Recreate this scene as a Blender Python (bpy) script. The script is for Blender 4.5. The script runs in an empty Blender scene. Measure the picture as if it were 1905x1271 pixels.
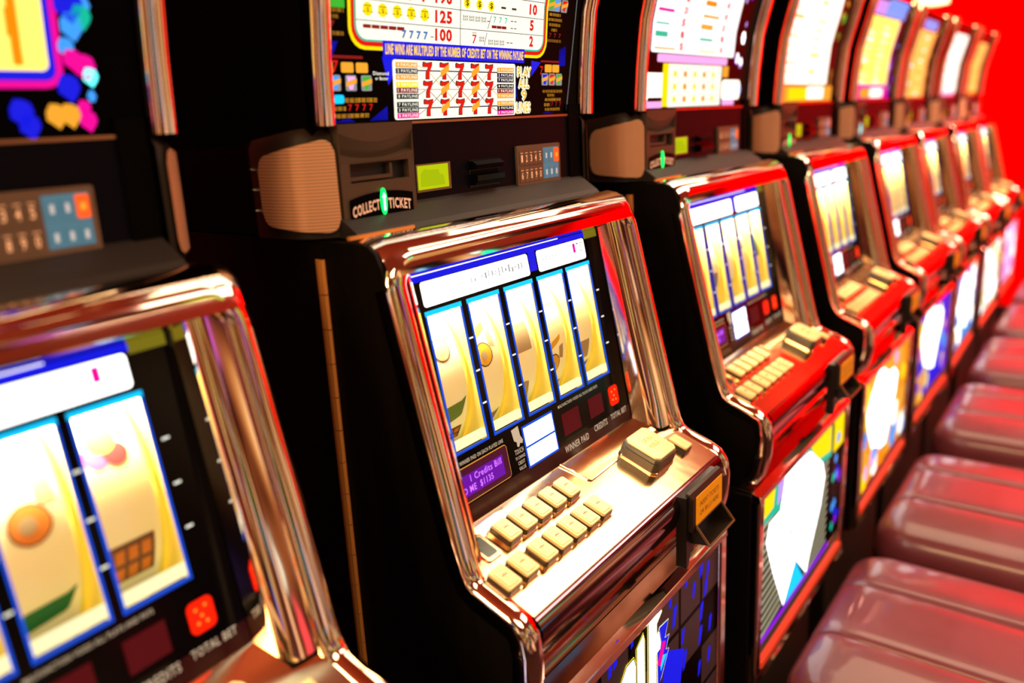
import bpy, bmesh, math, random
from mathutils import Vector, Matrix

C = bpy.context.scene.collection
SC = bpy.context.scene
H = 0.28                       # height of the floor below the machines' local zero

# ------------------------------------------------------------------ camera
YAW, PIT, ROLL = 0.654248, 0.244994, -0.050276
CAM = Vector((0.12145, -0.47388, 1.32713 + H))
fw = Vector((math.cos(PIT)*math.cos(YAW), math.cos(PIT)*math.sin(YAW), -math.sin(PIT)))
r_ = Vector((math.sin(YAW), -math.cos(YAW), 0)); u_ = r_.cross(fw)
rt = math.cos(ROLL)*r_ + math.sin(ROLL)*u_
up = -math.sin(ROLL)*r_ + math.cos(ROLL)*u_
cd = bpy.data.cameras.new('camera'); cam = bpy.data.objects.new('camera', cd); C.objects.link(cam)
M = Matrix((( rt.x, up.x, -fw.x, CAM.x), (rt.y, up.y, -fw.y, CAM.y), (rt.z, up.z, -fw.z, CAM.z), (0, 0, 0, 1)))
cam.matrix_world = M
cd.sensor_width = 36.0; cd.lens = 1500.18/1905*36.0; cd.shift_y = -38.7/1905
cd.clip_start = 0.02
cd.dof.use_dof = True; cd.dof.focus_distance = 1.09; cd.dof.aperture_fstop = 1.9
SC.camera = cam

# ------------------------------------------------------------------ world, lights, exposure
SC.view_settings.view_transform = 'Standard'; SC.view_settings.look = 'None'
SC.view_settings.exposure = 0.0; SC.view_settings.gamma = 1.0
SC.view_settings.use_curve_mapping = False
W = bpy.data.worlds.new('casino_ambience'); SC.world = W; W.use_nodes = True
nt = W.node_tree; nt.nodes.clear()
wo = nt.nodes.new('ShaderNodeOutputWorld'); bg = nt.nodes.new('ShaderNodeBackground')
tc = nt.nodes.new('ShaderNodeTexCoord')
mpw = nt.nodes.new('ShaderNodeMapping'); mpw.inputs['Scale'].default_value = (1.0, 1.0, 0.55)
nz = nt.nodes.new('ShaderNodeTexNoise'); nz.inputs['Scale'].default_value = 4.5; nz.inputs['Detail'].default_value = 1.5
cr = nt.nodes.new('ShaderNodeValToRGB')
cr.color_ramp.elements[0].position = 0.42; cr.color_ramp.elements[0].color = (0.004, 0.001, 0.001, 1)
cr.color_ramp.elements[1].position = 0.70; cr.color_ramp.elements[1].color = (2.4, 1.5, 0.8, 1)
for p_, c_ in ((0.48, (0.08, 0.010, 0.008, 1)), (0.54, (0.45, 0.12, 0.03, 1)), (0.60, (0.95, 0.40, 0.12, 1))):
    e = cr.color_ramp.elements.new(p_); e.color = c_
vo = nt.nodes.new('ShaderNodeTexVoronoi'); vo.inputs['Scale'].default_value = 9.0
hs = nt.nodes.new('ShaderNodeHueSaturation'); hs.inputs['Saturation'].default_value = 1.1; hs.inputs['Value'].default_value = 2.0
lt = nt.nodes.new('ShaderNodeMath'); lt.operation = 'LESS_THAN'; lt.inputs[1].default_value = 0.26
mw = nt.nodes.new('ShaderNodeMix'); mw.data_type = 'RGBA'
nt.links.new(tc.outputs['Generated'], mpw.inputs['Vector']); nt.links.new(mpw.outputs[0], nz.inputs['Vector']); nt.links.new(mpw.outputs[0], vo.inputs['Vector'])
nt.links.new(nz.outputs['Fac'], cr.inputs['Fac']); nt.links.new(vo.outputs['Distance'], lt.inputs[0]); nt.links.new(vo.outputs['Color'], hs.inputs['Color'])
nt.links.new(lt.outputs[0], mw.inputs['Factor']); nt.links.new(cr.outputs['Color'], mw.inputs['A']); nt.links.new(hs.outputs['Color'], mw.inputs['B'])
nt.links.new(mw.outputs['Result'], bg.inputs['Color']); bg.inputs['Strength'].default_value = 0.75
nt.links.new(bg.outputs[0], wo.inputs[0])

def area(name, loc, target, sx, sy, power, col):
    l = bpy.data.lights.new(name, 'AREA'); l.shape = 'RECTANGLE'; l.size = sx; l.size_y = sy
    l.energy = power; l.color = col
    o = bpy.data.objects.new(name, l); C.objects.link(o); o.location = loc
    o.rotation_euler = (Vector(target)-Vector(loc)).to_track_quat('-Z', 'Y').to_euler()
    return o
area('overhead_light', (0.3, -1.3, 3.2), (1.2, 0.1, 1.0), 1.2, 1.2, 40, (1.0, 0.72, 0.42))
area('overhead_light', (3.2, -1.2, 3.2), (3.0, -0.2, 0.8), 2.5, 0.8, 42, (1.0, 0.62, 0.48))
area('overhead_light', (3.2, 0.05, 3.25), (3.2, 0.05, 0), 2.0, 0.9, 26, (1.0, 0.80, 0.50))
area('overhead_light', (-1.6, 0.2, 2.6), (0.6, 0.3, 1.4), 0.9, 0.9, 40, (1.0, 0.60, 0.28))  # added side light below the ceiling, warms the left-facing speaker grilles
area('wall_washer', (5.9, -0.7, 3.2), (7.0, -0.2, 1.2), 0.6, 3.0, 300, (1.0, 0.5, 0.4))

# ------------------------------------------------------------------ materials
_m = {}
def mat(name, col, rough=0.5, metal=0.0, emit=None, es=0.0, coat=0.0, spec=0.5, noise=None, bump=None, trans=0.0):
    if name in _m: return _m[name]
    m = bpy.data.materials.new(name); m.use_nodes = True
    b = m.node_tree.nodes['Principled BSDF']; N = m.node_tree.nodes; L = m.node_tree.links
    b.inputs['Base Color'].default_value = (*col, 1); b.inputs['Roughness'].default_value = rough
    b.inputs['Metallic'].default_value = metal; b.inputs['Specular IOR Level'].default_value = spec
    b.inputs['Coat Weight'].default_value = coat
    if trans: b.inputs['Transmission Weight'].default_value = trans
    if emit: b.inputs['Emission Color'].default_value = (*emit, 1); b.inputs['Emission Strength'].default_value = es
    t = N.new('ShaderNodeTexCoord')
    if noise:                          # (scale, second colour, stretch)
        n = N.new('ShaderNodeTexNoise'); n.inputs['Scale'].default_value = noise[0]; n.inputs['Detail'].default_value = 4
        mp = N.new('ShaderNodeMapping'); mp.inputs['Scale'].default_value = noise[2]
        L.new(t.outputs['Object'], mp.inputs['Vector']); L.new(mp.outputs[0], n.inputs['Vector'])
        mx = N.new('ShaderNodeMix'); mx.data_type = 'RGBA'
        mx.inputs['A'].default_value = (*col, 1); mx.inputs['B'].default_value = (*noise[1], 1)
        rp = N.new('ShaderNodeMapRange'); rp.inputs['From Min'].default_value = 0.35; rp.inputs['From Max'].default_value = 0.7
        L.new(n.outputs['Fac'], rp.inputs['Value']); L.new(rp.outputs[0], mx.inputs['Factor']); L.new(mx.outputs['Result'], b.inputs['Base Color'])
    if bump:                           # (scale, strength, distance)
        n = N.new('ShaderNodeTexNoise'); n.inputs['Scale'].default_value = bump[0]; n.inputs['Detail'].default_value = 2
        L.new(t.outputs['Object'], n.inputs['Vector'])
        bp = N.new('ShaderNodeBump'); bp.inputs['Strength'].default_value = bump[1]; bp.inputs['Distance'].default_value = bump[2]
        L.new(n.outputs['Fac'], bp.inputs['Height']); L.new(bp.outputs[0], b.inputs['Normal'])
    _m[name] = m; return m
def lit(name, col, s=1.0):
    return mat('lit_'+name, (0.01, 0.01, 0.01), 0.4, emit=col, es=s, spec=0.08)

CHROME = mat('chrome', (1.0, 0.88, 0.74), 0.07, 1.0, bump=(9, 0.12, 0.004))
DECKM = mat('deck_chrome', (1.0, 0.77, 0.46), 0.13, 1.0, bump=(14, 0.15, 0.003))
APRON = mat('apron_tinted_chrome', (0.42, 0.25, 0.30), 0.10, 1.0, bump=(7, 0.2, 0.006))  # dark purple reflection of stools and carpet is tinted into the metal
BRASS = mat('brass', (0.90, 0.36, 0.08), 0.45, 0.45)
BLACK = mat('black_laminate', (0.002, 0.0015, 0.001), 0.45, noise=(30, (0.006, 0.004, 0.002), (1, 1, 0.08)), spec=0.15)
BLACKG = mat('black_gloss', (0.003, 0.003, 0.004), 0.12, spec=0.12)
HEADM = mat('head_black', (0.002, 0.0015, 0.001), 0.7, spec=0.03)
PANEL = mat('panel_charcoal', (0.0035, 0.0035, 0.007), 0.4, spec=0.06)
PLAST = mat('printer_plastic', (0.085, 0.055, 0.032), 0.5)
HOUSE = mat('speaker_housing', (0.022, 0.014, 0.009), 0.45, spec=0.3)
CREAM = mat('button_cream', (0.95, 0.66, 0.26), 0.3, coat=0.5, emit=(1.0, 0.58, 0.15), es=0.22)
DARKB = mat('button_base', (0.05, 0.035, 0.018), 0.25, coat=0.5)
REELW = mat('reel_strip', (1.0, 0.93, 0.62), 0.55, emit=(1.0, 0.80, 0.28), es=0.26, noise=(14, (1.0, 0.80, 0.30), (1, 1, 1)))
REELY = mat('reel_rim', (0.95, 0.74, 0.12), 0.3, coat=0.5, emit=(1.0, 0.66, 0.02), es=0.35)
RED = mat('red_paint', (1.0, 0.0, 0.0), 0.8, spec=0.0)
CARPET = mat('carpet', (0.030, 0.003, 0.004), 0.95, noise=(9, (0.06, 0.012, 0.006), (1, 1, 1)))
LEATHER = mat('maroon_leather', (0.235, 0.050, 0.058), 0.36, coat=0.5, noise=(6, (0.18, 0.036, 0.045), (1, 1, 1)), bump=(160, 0.12, 0.001))
KEYBR = mat('keypad_brown', (0.17, 0.105, 0.065), 0.5)
ORANGE = mat('label_orange', (1.0, 0.36, 0.0), 0.5, emit=(1, 0.35, 0), es=0.25)
GRILLE = mat('grille_brass', (0.9, 0.5, 0.3), 0.42, 0.3)
def grille_nodes():
    N = GRILLE.node_tree.nodes; L = GRILLE.node_tree.links; b = N['Principled BSDF']
    t = N.new('ShaderNodeTexCoord'); v = N.new('ShaderNodeTexWave'); v.bands_direction = 'Z'; v.inputs['Scale'].default_value = 88.0
    L.new(t.outputs['Object'], v.inputs['Vector'])
    rp = N.new('ShaderNodeValToRGB'); rp.color_ramp.elements[0].color = (0.55, 0.26, 0.12, 1); rp.color_ramp.elements[0].position = 0.1
    rp.color_ramp.elements[1].color = (0.95, 0.52, 0.30, 1); rp.color_ramp.elements[1].position = 0.6
    L.new(v.outputs['Fac'], rp.inputs['Fac']); L.new(rp.outputs['Color'], b.inputs['Base Color'])
grille_nodes()
def ink(name, col): return mat('ink_'+name, col, 0.6)

# lit print colours
LC = {
 'white': lit('white', (1, 1, 0.96), 3.0), 'cream': lit('cream', (1, 0.97, 0.80), 1.15), 'yellow': lit('yellow', (1, 0.72, 0.0), 1.2),
 'chartyellow': lit('chartyellow', (1.0, 0.72, 0.12), 1.7), 'chartorange': lit('chartorange', (1.0, 0.50, 0.10), 1.35), 'hot': lit('hot', (1, 0.93, 0.78), 1.7), 'paper': lit('paper', (1, 0.98, 0.97), 1.35),
 'red': lit('red', (0.85, 0.01, 0.005), 0.95), 'dred': lit('dred', (0.35, 0.01, 0.01), 0.8), 'blue': lit('blue', (0.005, 0.01, 0.85), 0.95), 'navy': lit('navy', (0.0, 0.0, 0.03), 0.9),
 'sky': lit('sky', (0.05, 0.35, 1.0), 1.1), 'cyan': lit('cyan', (0.0, 0.55, 1.0), 1.3), 'magenta': lit('magenta', (1.0, 0.0, 0.35), 1.0), 'pink': lit('pink', (1.0, 0.40, 0.80), 1.2),
 'purple': lit('purple', (0.30, 0.01, 0.85), 1.0), 'orange': lit('orange', (1.0, 0.30, 0.0), 1.0), 'green': lit('green', (0.05, 0.5, 0.03), 1.0),
 'teal': lit('teal', (0.0, 0.55, 0.35), 1.0), 'black': mat('lit_black', (0.0005, 0.0005, 0.0005), 0.3, spec=0.04), 'gray': lit('gray', (0.3, 0.3, 0.3), 1.0),
 'amber': lit('amber', (1.0, 0.42, 0.03), 1.0), 'lcd': lit('lcd', (0.52, 0.62, 0.0), 1.0), 'lcd2': lit('lcd2', (0.40, 0.52, 0.0), 1.0), 'go': lit('go', (0.0, 1.0, 0.12), 2.0),
 'gocore': lit('gocore', (0.7, 1.0, 0.8), 2.5), 'aqua': lit('aqua', (0.1, 0.9, 0.9), 2.0), 'digit': lit('digit', (1.0, 0.01, 0.0), 1.4), 'digitdim': lit('digitdim', (0.10, 0.0, 0.004), 0.9),
 'olive': lit('olive', (0.25, 0.20, 0.01), 0.8), 'lilac': lit('lilac', (0.5, 0.3, 0.9), 1.2), 'print': lit('print', (0.85, 0.62, 0.40), 0.75),
 'hatch': lit('hatch', (.42, .38, .24), 1.0), 'brown': lit('brown', (0.05, 0.022, 0.012), 1.0),
}

# ------------------------------------------------------------------ mesh helpers
OX, OY, OZ = -0.3, -0.2, H
class MB:
    def __init__(s): s.v = []; s.f = []; s.mi = []; s.mats = []
    def slot(s, m):
        if m not in s.mats: s.mats.append(m)
        return s.mats.index(m)
    def add(s, vs, fs, m):
        k = len(s.v); i = s.slot(m); s.v += [tuple(p) for p in vs]
        for f in fs: s.f.append(tuple(a+k for a in f)); s.mi.append(i)
    def box(s, F, u0, u1, v0, v1, w0, w1, m):
        P = [F(u, v, w) for w in (w0, w1) for v in (v0, v1) for u in (u0, u1)]
        s.add(P, [(0, 1, 3, 2), (4, 6, 7, 5), (0, 4, 5, 1), (2, 3, 7, 6), (0, 2, 6, 4), (1, 5, 7, 3)], m)
    def prism(s, F, pts, w0, w1, m, back=True):
        n = len(pts); P = [F(u, v, w1) for u, v in pts]+[F(u, v, w0) for u, v in pts]
        fs = [tuple(range(n))]+[(i, n+i, n+(i+1) % n, (i+1) % n) for i in range(n)]
        if back: fs.append(tuple(range(2*n-1, n-1, -1)))
        s.add(P, fs, m)
    def sweep(s, path, norm, sec, m, closed=True, caps=True):
        k = len(sec); P = []; n = len(path)
        for i, p in enumerate(path):
            a = path[max(i-1, 0)]; b = path[min(i+1, n-1)]; T = (Vector(b)-Vector(a)).normalized()
            Nn = Vector(norm[i]); Nn = (Nn-T*Nn.dot(T)).normalized(); X = T.cross(Nn)
            for x, y in sec: P.append(Vector(p)+X*x+Nn*y)
        fs = []
        for i in range(n-1):
            for j in range(k if closed else k-1):
                fs.append((i*k+j, i*k+(j+1) % k, (i+1)*k+(j+1) % k, (i+1)*k+j))
        if caps and closed: fs += [tuple(range(k)), tuple(range((n-1)*k, n*k))]
        s.add(P, fs, m)
    def mesh(s, name, smooth=False, origin=(OX, OY, OZ), fix=True):
        me = bpy.data.meshes.new(name)
        me.from_pydata([(x+origin[0], y+origin[1], z+origin[2]) for x, y, z in s.v], [], s.f)
        for m in s.mats: me.materials.append(m)
        me.polygons.foreach_set('material_index', s.mi)
        if fix:
            b = bmesh.new(); b.from_mesh(me); bmesh.ops.recalc_face_normals(b, faces=b.faces); b.to_mesh(me); b.free()
        if smooth:
            me.polygons.foreach_set('use_smooth', [True]*len(me.polygons))
        me.update(); return me

_cache = {}
def obj(name, mb, parent=None, smooth=False, bevel=0, key=None, origin=(OX, OY, OZ), fix=True, subsurf=0, label=None, auto=None):
    """mb: MB, or a function that returns one (built once per key)"""
    if key is not None and key in _cache: me = _cache[key]
    else:
        me = (mb() if callable(mb) else mb).mesh(name, smooth or auto is not None, origin, fix)
        if auto is not None:
            bb = bmesh.new(); bb.from_mesh(me)
            for ed in bb.edges:
                if len(ed.link_faces) == 2 and ed.calc_face_angle(0) > math.radians(auto): ed.smooth = False
            bb.to_mesh(me); bb.free()
        if key is not None: _cache[key] = me
    o = bpy.data.objects.new(name, me); C.objects.link(o)
    if parent: o.parent = parent
    if bevel:
        md = o.modifiers.new('bevel', 'BEVEL'); md.width = bevel; md.segments = 2; md.limit_method = 'ANGLE'; md.angle_limit = math.radians(40)
    if subsurf:
        md = o.modifiers.new('sub', 'SUBSURF'); md.levels = subsurf; md.render_levels = subsurf
    if label: o['label'] = label
    return o

def rr(u0, v0, u1, v1, r, n=4):
    out = []
    for cx, cy, a0 in ((u1-r, v0+r, -90), (u1-r, v1-r, 0), (u0+r, v1-r, 90), (u0+r, v0+r, 180)):
        for i in range(n+1):
            a = math.radians(a0+90*i/n); out.append((cx+r*math.cos(a), cy+r*math.sin(a)))
    return out

_glyph = {}
def glyphs(t, bold=.012):
    if (t, bold) in _glyph: return _glyph[(t, bold)]
    c = bpy.data.curves.new('lettering', 'FONT'); c.space_character = 1.12; c.body = t; c.resolution_u = 2; c.size = 1.0; c.offset = bold
    o = bpy.data.objects.new('lettering', c); C.objects.link(o)
    dg = bpy.context.evaluated_depsgraph_get(); me = o.evaluated_get(dg).to_mesh()
    vs = [(v.co.x, v.co.y) for v in me.vertices]; fs = [tuple(p.vertices) for p in me.polygons]
    o.evaluated_get(dg).to_mesh_clear(); bpy.data.objects.remove(o); bpy.data.curves.remove(c)
    x0 = min(v[0] for v in vs); x1 = max(v[0] for v in vs); y0 = min(v[1] for v in vs); y1 = max(v[1] for v in vs)
    vs = [((x-x0)/(x1-x0), (y-y0)/(y1-y0)) for x, y in vs]
    _glyph[(t, bold)] = (vs, fs); return vs, fs
def text(mb, F, t, u0, v0, u1, v1, w, m, arc=0.0, slant=0.0, bold=.012):
    vs, fs = glyphs(t, bold)
    P = []
    for x, y in vs:
        u = u0+(u1-u0)*x; v = v0+(v1-v0)*y
        v -= arc*((2*x-1)**2); u += slant*y
        P.append(F(u, v, w))
    mb.add(P, fs, m)

# ------------------------------------------------------------------ surface frames of a machine (local metres)
def frame(o, e, n):
    return lambda u, v, w: (u, o[0]+e[0]*v+n[0]*w, o[1]+e[1]*v+n[1]*w)
Fg = frame((0.125, 0.85), (0.1843, 0.9829), (-0.9829, 0.1843))      # reel glass
Fd = frame((0.0, 0.805), (0.9357, 0.3527), (-0.3527, 0.9357))       # button deck
Fz = frame((0.0685, 0.829), (0.2345, 0.9721), (-0.9721, 0.2345))    # bezel
Fp = lambda u, v, w: (u, 0.237-w, v)                                # lower head panel
Fb = lambda u, v, w: (u, -0.004-w, v)                               # belly door
XYZ = lambda u, v, w: (u, v, w)
HK = [(1.18, .242), (1.33, .240), (1.40, .236), (1.48, .228), (1.52, .218), (1.56, .207), (1.61, .195), (1.66, .174), (1.72, .145)]
def hy(z):
    for (a, b), (c, d) in zip(HK, HK[1:]):
        if z <= c: return b+(d-b)*(z-a)/(c-a)
    return HK[-1][1]
Fh = lambda u, v, w: (u, hy(v)-w, v)
def cpatch(mb, u0, v0, u1, v1, w, m, r=0.0, r2=None, F=None):
    """rounded patch that follows the curved award glass; r bottom corners, r2 top corners"""
    F = F or Fh; r2 = r if r2 is None else r2
    n = max(3, int((v1-v0)/0.02)); zs = [v0+(v1-v0)*i/n for i in range(n+1)]
    zs += [k[0] for k in HK]
    for rad, base, sg in ((r, v0, 1), (r2, v1, -1)):
        if rad > 0: zs += [base+sg*rad*k for k in (0.06, 0.2, 0.4, 0.7, 1.0)]
    zs = sorted(set(round(z, 5) for z in zs if v0 <= z <= v1))
    P = []
    for z in zs:
        i = 0
        if r > 0 and z < v0+r: i = r-math.sqrt(max(r*r-(v0+r-z)**2, 0))
        if r2 > 0 and z > v1-r2: i = max(i, r2-math.sqrt(max(r2*r2-(z-v1+r2)**2, 0)))
        P += [F(u0+i, z, w), F(u1-i, z, w)]
    mb.add(P, [(2*k, 2*k+1, 2*k+3, 2*k+2) for k in range(len(zs)-1)], m)

# ------------------------------------------------------------------ room
def struct(name, mb, smooth=False):
    o = obj(name, mb, smooth=smooth, origin=(0, 0, 0)); o['kind'] = 'structure'; return o
m = MB(); m.box(XYZ, -3.0, 7.0, -3.2, 1.2, -0.1, 0.0, CARPET); struct('floor', m)
m = MB(); m.box(XYZ, 6.8, 7.0, -3.2, 1.2, 0.0, 3.3, RED); struct('wall_right', m)
m = MB(); m.box(XYZ, -3.0, 6.8, 1.05, 1.2, 0.0, 3.3, mat('back_wall_paint', (0.45, 0.012, 0.008), 0.7)); struct('wall_back', m)
m = MB(); m.box(XYZ, -3.0, 7.0, -3.2, 1.2, 3.3, 3.4, mat('ceiling_paint', (0.50, 0.10, 0.04), 0.8)); struct('ceiling', m)
m = MB(); m.box(XYZ, 6.775, 6.8, -3.2, 1.05, 0.0, 0.12, mat('baseboard_paint', (0.02, 0.004, 0.004), 0.5)); struct('baseboard_right', m)

# ------------------------------------------------------------------ slot machine parts
def side_profile():
    return [(.66, 1.205), (.185, 1.205), (.172, 1.202), (.162, 1.195), (.155, 1.18), (.075, .85), (.066, .828), (.008, .806), (-.004, .797),
            (-.011, .775), (-.012, .742), (-.006, .705), (.012, .676), (.03, .664), (.046, .660), (.046, .26), (.66, .26)]
def m_side(x0, x1):
    mb = MB(); F = lambda u, v, w: (w, u, v); mb.prism(F, side_profile(), x0, x1, BLACK); return mb
def m_base():
    mb = MB(); mb.box(XYZ, .01, .585, .06, .65, -.279, .26, mat('stand_black', (0.012, 0.008, 0.005), 0.5)); return mb
def m_shell():      # back, inner floor and top of the main cabinet
    mb = MB(); mb.box(XYZ, .036, .559, .62, .655, .262, 1.2, BLACK); mb.box(XYZ, .036, .559, .045, .62, .262, .275, BLACK)
    mb.box(XYZ, .036, .559, .18, .62, 1.185, 1.204, BLACK); mb.box(XYZ, .036, .559, .40, .41, .8, 1.185, BLACKG); return mb
def rail_path():
    side = [(.010, .678), (-.004, .698), (-.012, .735), (-.013, .768), (-.009, .790), (.000, .802), (.014, .8095), (.035, .8175), (.056, .8255), (.065, .8320), (.0705, .8440), (.076, .862)]
    s1 = .3816; r = .030
    pl = []; nl = []
    def nrm(pts):
        out = []
        for i in range(len(pts)):
            a = pts[max(i-1, 0)]; b = pts[min(i+1, len(pts)-1)]; d = Vector((b[0]-a[0], b[1]-a[1])).normalized(); out.append((0, -d.y, d.x))
        return out
    n1 = nrm(side); nb = Fz(0, 0, 1); n0 = Fz(0, 0, 0); NB = (0, nb[1]-n0[1], nb[2]-n0[2])
    xl, xr = .035, .562; st = s1-.017
    for (y, z), n in zip(side, n1): pl.append((xl, y, z)); nl.append(n)
    pl.append(Fz(xl, .2, 0)); nl.append(NB)
    for i in range(7):
        a = math.radians(180-90*i/6); pl.append(Fz(xl+r+r*math.cos(a), st-r+r*math.sin(a), 0)); nl.append(NB)
    pl.append(Fz(.3, st, 0)); nl.append(NB)
    for i in range(7):
        a = math.radians(90-90*i/6); pl.append(Fz(xr-r+r*math.cos(a), st-r+r*math.sin(a), 0)); nl.append(NB)
    pl.append(Fz(xr, .2, 0)); nl.append(NB)
    for (y, z), n in reversed(list(zip(side, n1))): pl.append((xr, y, z)); nl.append(n)
    return pl, nl
def m_rail():
    mb = MB(); p, n = rail_path()
    sec = [(-.0150, -.020), (-.0150, -.004), (-.013, .001), (-.0085, .0045), (0, .006), (.0085, .0045), (.013, .001), (.0150, -.004), (.0150, -.020)]
    mb.sweep(p, n, sec, CHROME); return mb
def m_hood():       # chrome cap that rolls back from the bezel's top bar
    mb = MB(); yz = [(.1435, 1.170), (.150, 1.188), (.158, 1.200), (.170, 1.207), (.186, 1.210), (.200, 1.208)]
    P = [(x, y, z) for x in (.026, .04, .3, .556, .571) for y, z in yz]; k = len(yz)
    # small drop at both ends so the cap closes round the corners
    Q = []
    for i, (x, y, z) in enumerate(P): Q.append((x, y+.004*(x < .03 or x > .57), z-.004*(x < .03 or x > .57)))
    mb.add(Q, [(a*k+b, a*k+b+1, (a+1)*k+b+1, (a+1)*k+b) for a in range(4) for b in range(k-1)], CHROME); return mb
def wall_loft(side):
    """chrome reveal between bezel bar and reel glass, sides lean inwards"""
    mb = MB()
    if side == 'top':
        a = [Fz(x, .351, -.004) for x in (.048, .549)]; b = [Fg(x, .312, .003) for x in (.068, .512)]
        mid = [tuple((p+q)/2 for p, q in zip(i, j)) for i, j in zip(a, b)]; mid = [(x, y, z+.003) for x, y, z in mid]
        mb.add(a+mid+b, [(0, 1, 3, 2), (2, 3, 5, 4)], CHROME); return mb
    xo, xi = (.0485, .068) if side == 'left' else (.5485, .512)
    P = []; n = 8
    for i in range(n+1):
        t = i/n; o = Fz(xo, .012+.339*t, -.003); g = Fg(xi, -.004+.316*t, .002)
        for k in range(5):
            s = (0, .02, .06, .50, 1)[k]; x_ = (0, .45, .76, .88, 1)[k]
            P.append((o[0]+(g[0]-o[0])*x_, o[1]+(g[1]-o[1])*s, o[2]+(g[2]-o[2])*s))
    mb.add(P, [(i*5+k, i*5+k+1, (i+1)*5+k+1, (i+1)*5+k) for i in range(n) for k in range(4)], CHROME); return mb
def m_deck():
    mb = MB(); xs0, xs1 = (.048, .549), (.060, .520); P = []; nx, ns = 16, 8
    for j in range(ns+1):
        s = -.004+.148*j/ns; t = max(0, (s-.07)/.074)
        a = xs0[0]+(xs1[0]-xs0[0])*t; b = xs0[1]+(xs1[1]-xs0[1])*t
        for i in range(nx+1): P.append(Fd(a+(b-a)*i/nx, s, .002*math.sin(math.pi*min(1, max(0, s/.14)))))
    k = nx+1; mb.add(P, [(j*k+i, j*k+i+1, (j+1)*k+i+1, (j+1)*k+i) for j in range(ns) for i in range(nx)], DECKM); return mb
def m_apron():
    mb = MB(); yz = [(.002, .8035), (-.005, .802), (-.011, .796), (-.0145, .786), (-.0145, .775), (-.010, .758), (-.003, .738), (.006, .715), (.016, .694), (.028, .676), (.036, .664)]
    k = len(yz); xs = [.048+.501*i/10 for i in range(11)]
    mb.add([(x, y, z) for x in xs for y, z in yz], [(a*k+b, a*k+b+1, (a+1)*k+b+1, (a+1)*k+b) for a in range(10) for b in range(k-1)], APRON); return mb

RC = [.135, .2115, .288, .3645, .439]; RB = 0.1
WIN = [(c-.031, c+.031) for c in RC]; S0, S1 = .092, .262
def m_glass():      # black printed glass with five windows
    mb = MB(); t0, t1 = -.0015, 0.0
    mb.box(Fg, .066, .514, -.006, S0, t0, t1, BLACKG); mb.box(Fg, .066, .514, S1, .313, t0, t1, BLACKG)
    xs = [.066]+[x for w in WIN for x in w]+[.514]
    for a, b in zip(xs[0::2], xs[1::2]): mb.box(Fg, a, b, S0, S1, t0, t1, BLACKG)
    return mb
def m_winframes(i):
    mb = MB(); w = .0006
    for a, b in WIN[i:i+1]:
        for (u0, u1, v0, v1, mm) in ((a-.002, a+.0008, S0, S1, 'sky2'), (b-.0008, b+.002, S0, S1, 'sky2'), (a-.002, b+.002, S1-.001, S1+.005, 'cyan'), (a-.002, b+.002, S0-.003, S0, 'sky2')):
            mb.box(Fg, u0, u1, v0, v1, -.0004, w, LC[mm])
    return mb
LC['sky2'] = lit('sky2', (0.0, 0.08, 0.75), 1.0)
def m_header(sp):
    mb = MB()
    mb.box(Fg, .070, .470, .303, .3105, -.0002, .0007, LC['blue']); mb.box(Fg, .070, .400, .3105, .3125, -.0002, .0008, LC['hot'])
    mb.box(Fg, .322, .338, .276, .303, -.0002, .0006, LC['blue']); mb.box(Fg, .470, .506, .300, .3115, -.0002, .0007, LC['olive'])
    return mb
def m_hpanel(u0, u1, marks):
    mb = MB(); mb.prism(Fg, rr(u0, .272, u1, .302, .004), -.0002, .0009, LC['white'])
    R = random.Random(3)
    if marks == 'a':
        for k in range(16):
            u = u0+.09+k*.0072; mb.box(Fg, u, u+.0012+R.random()*.002, .283+R.random()*.004, .289+R.random()*.006, .0009, .0011, LC['gray'])
    else:
        for k in range(5):
            u = u0+.012+k*.008; mb.box(Fg, u, u+.0015, .284, .289+R.random()*.006, .0009, .0011, LC['gray'])
        for k in range(4):
            u = u1-.042+k*.0095; text(mb, Fg, 'DITS'[k], u, .284, u+.0075, .298, .0011, LC[('pink', 'magenta', 'purple', 'orange')[k]])
    return mb
def m_ticks(k):
    mb = MB()
    gaps = [(.092,)]+[((WIN[i][1]+WIN[i+1][0])/2,) for i in range(4)]+[(.482,)]
    for (u,) in gaps[k//3:k//3+1]:
        for v in (.135, .177, .219)[k % 3:k % 3+1]: mb.box(Fg, u-.0035, u+.0035, v-.001, v+.001, 0, .0006, LC['cream'])
    return mb
def m_touch():
    mb = MB()
    mb.box(Fg, .2335, .3065, .0235, .0815, 0, .0006, LC['sky2'])
    for a, b in ((.2365, .2695), (.2705, .3035)):
        for c, d in ((.0265, .0505), (.0535, .0785)): mb.box(Fg, a, b, c, d, .0006, .0010, LC['white'])
    return mb
def m_vfd():
    mb = MB()
    mb.box(Fg, .074, .512, -.004, .026, 0, .0004, mat('glass_maroon', (0.035, 0.002, 0.006), 0.25))
    mb.prism(Fg, rr(.076, .028, .196, .072, .005), 0, .0005, LC['amber']); mb.prism(Fg, rr(.0768, .0288, .1952, .0712, .004), 0, .0007, mat('vfd_dark', (0.02, 0.002, 0.008), 0.3, emit=(.10, .0, .035), es=0.5))
    mb.box(Fg, .080, .184, .036, .062, .0007, .0010, mat('vfd_glow', (0.01, 0.0, 0.02), 0.3, emit=(.16, .0, .42), es=0.9))
    v = lit('vfdtext', (0.62, 0.16, 1.0), 1.5)
    text(mb, Fg, '1 Credits Bill', .118, .0515, .180, .060, .0012, v); text(mb, Fg, 'IS TO ME  $1135', .084, .038, .160, .0475, .0012, v)
    return mb
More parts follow.
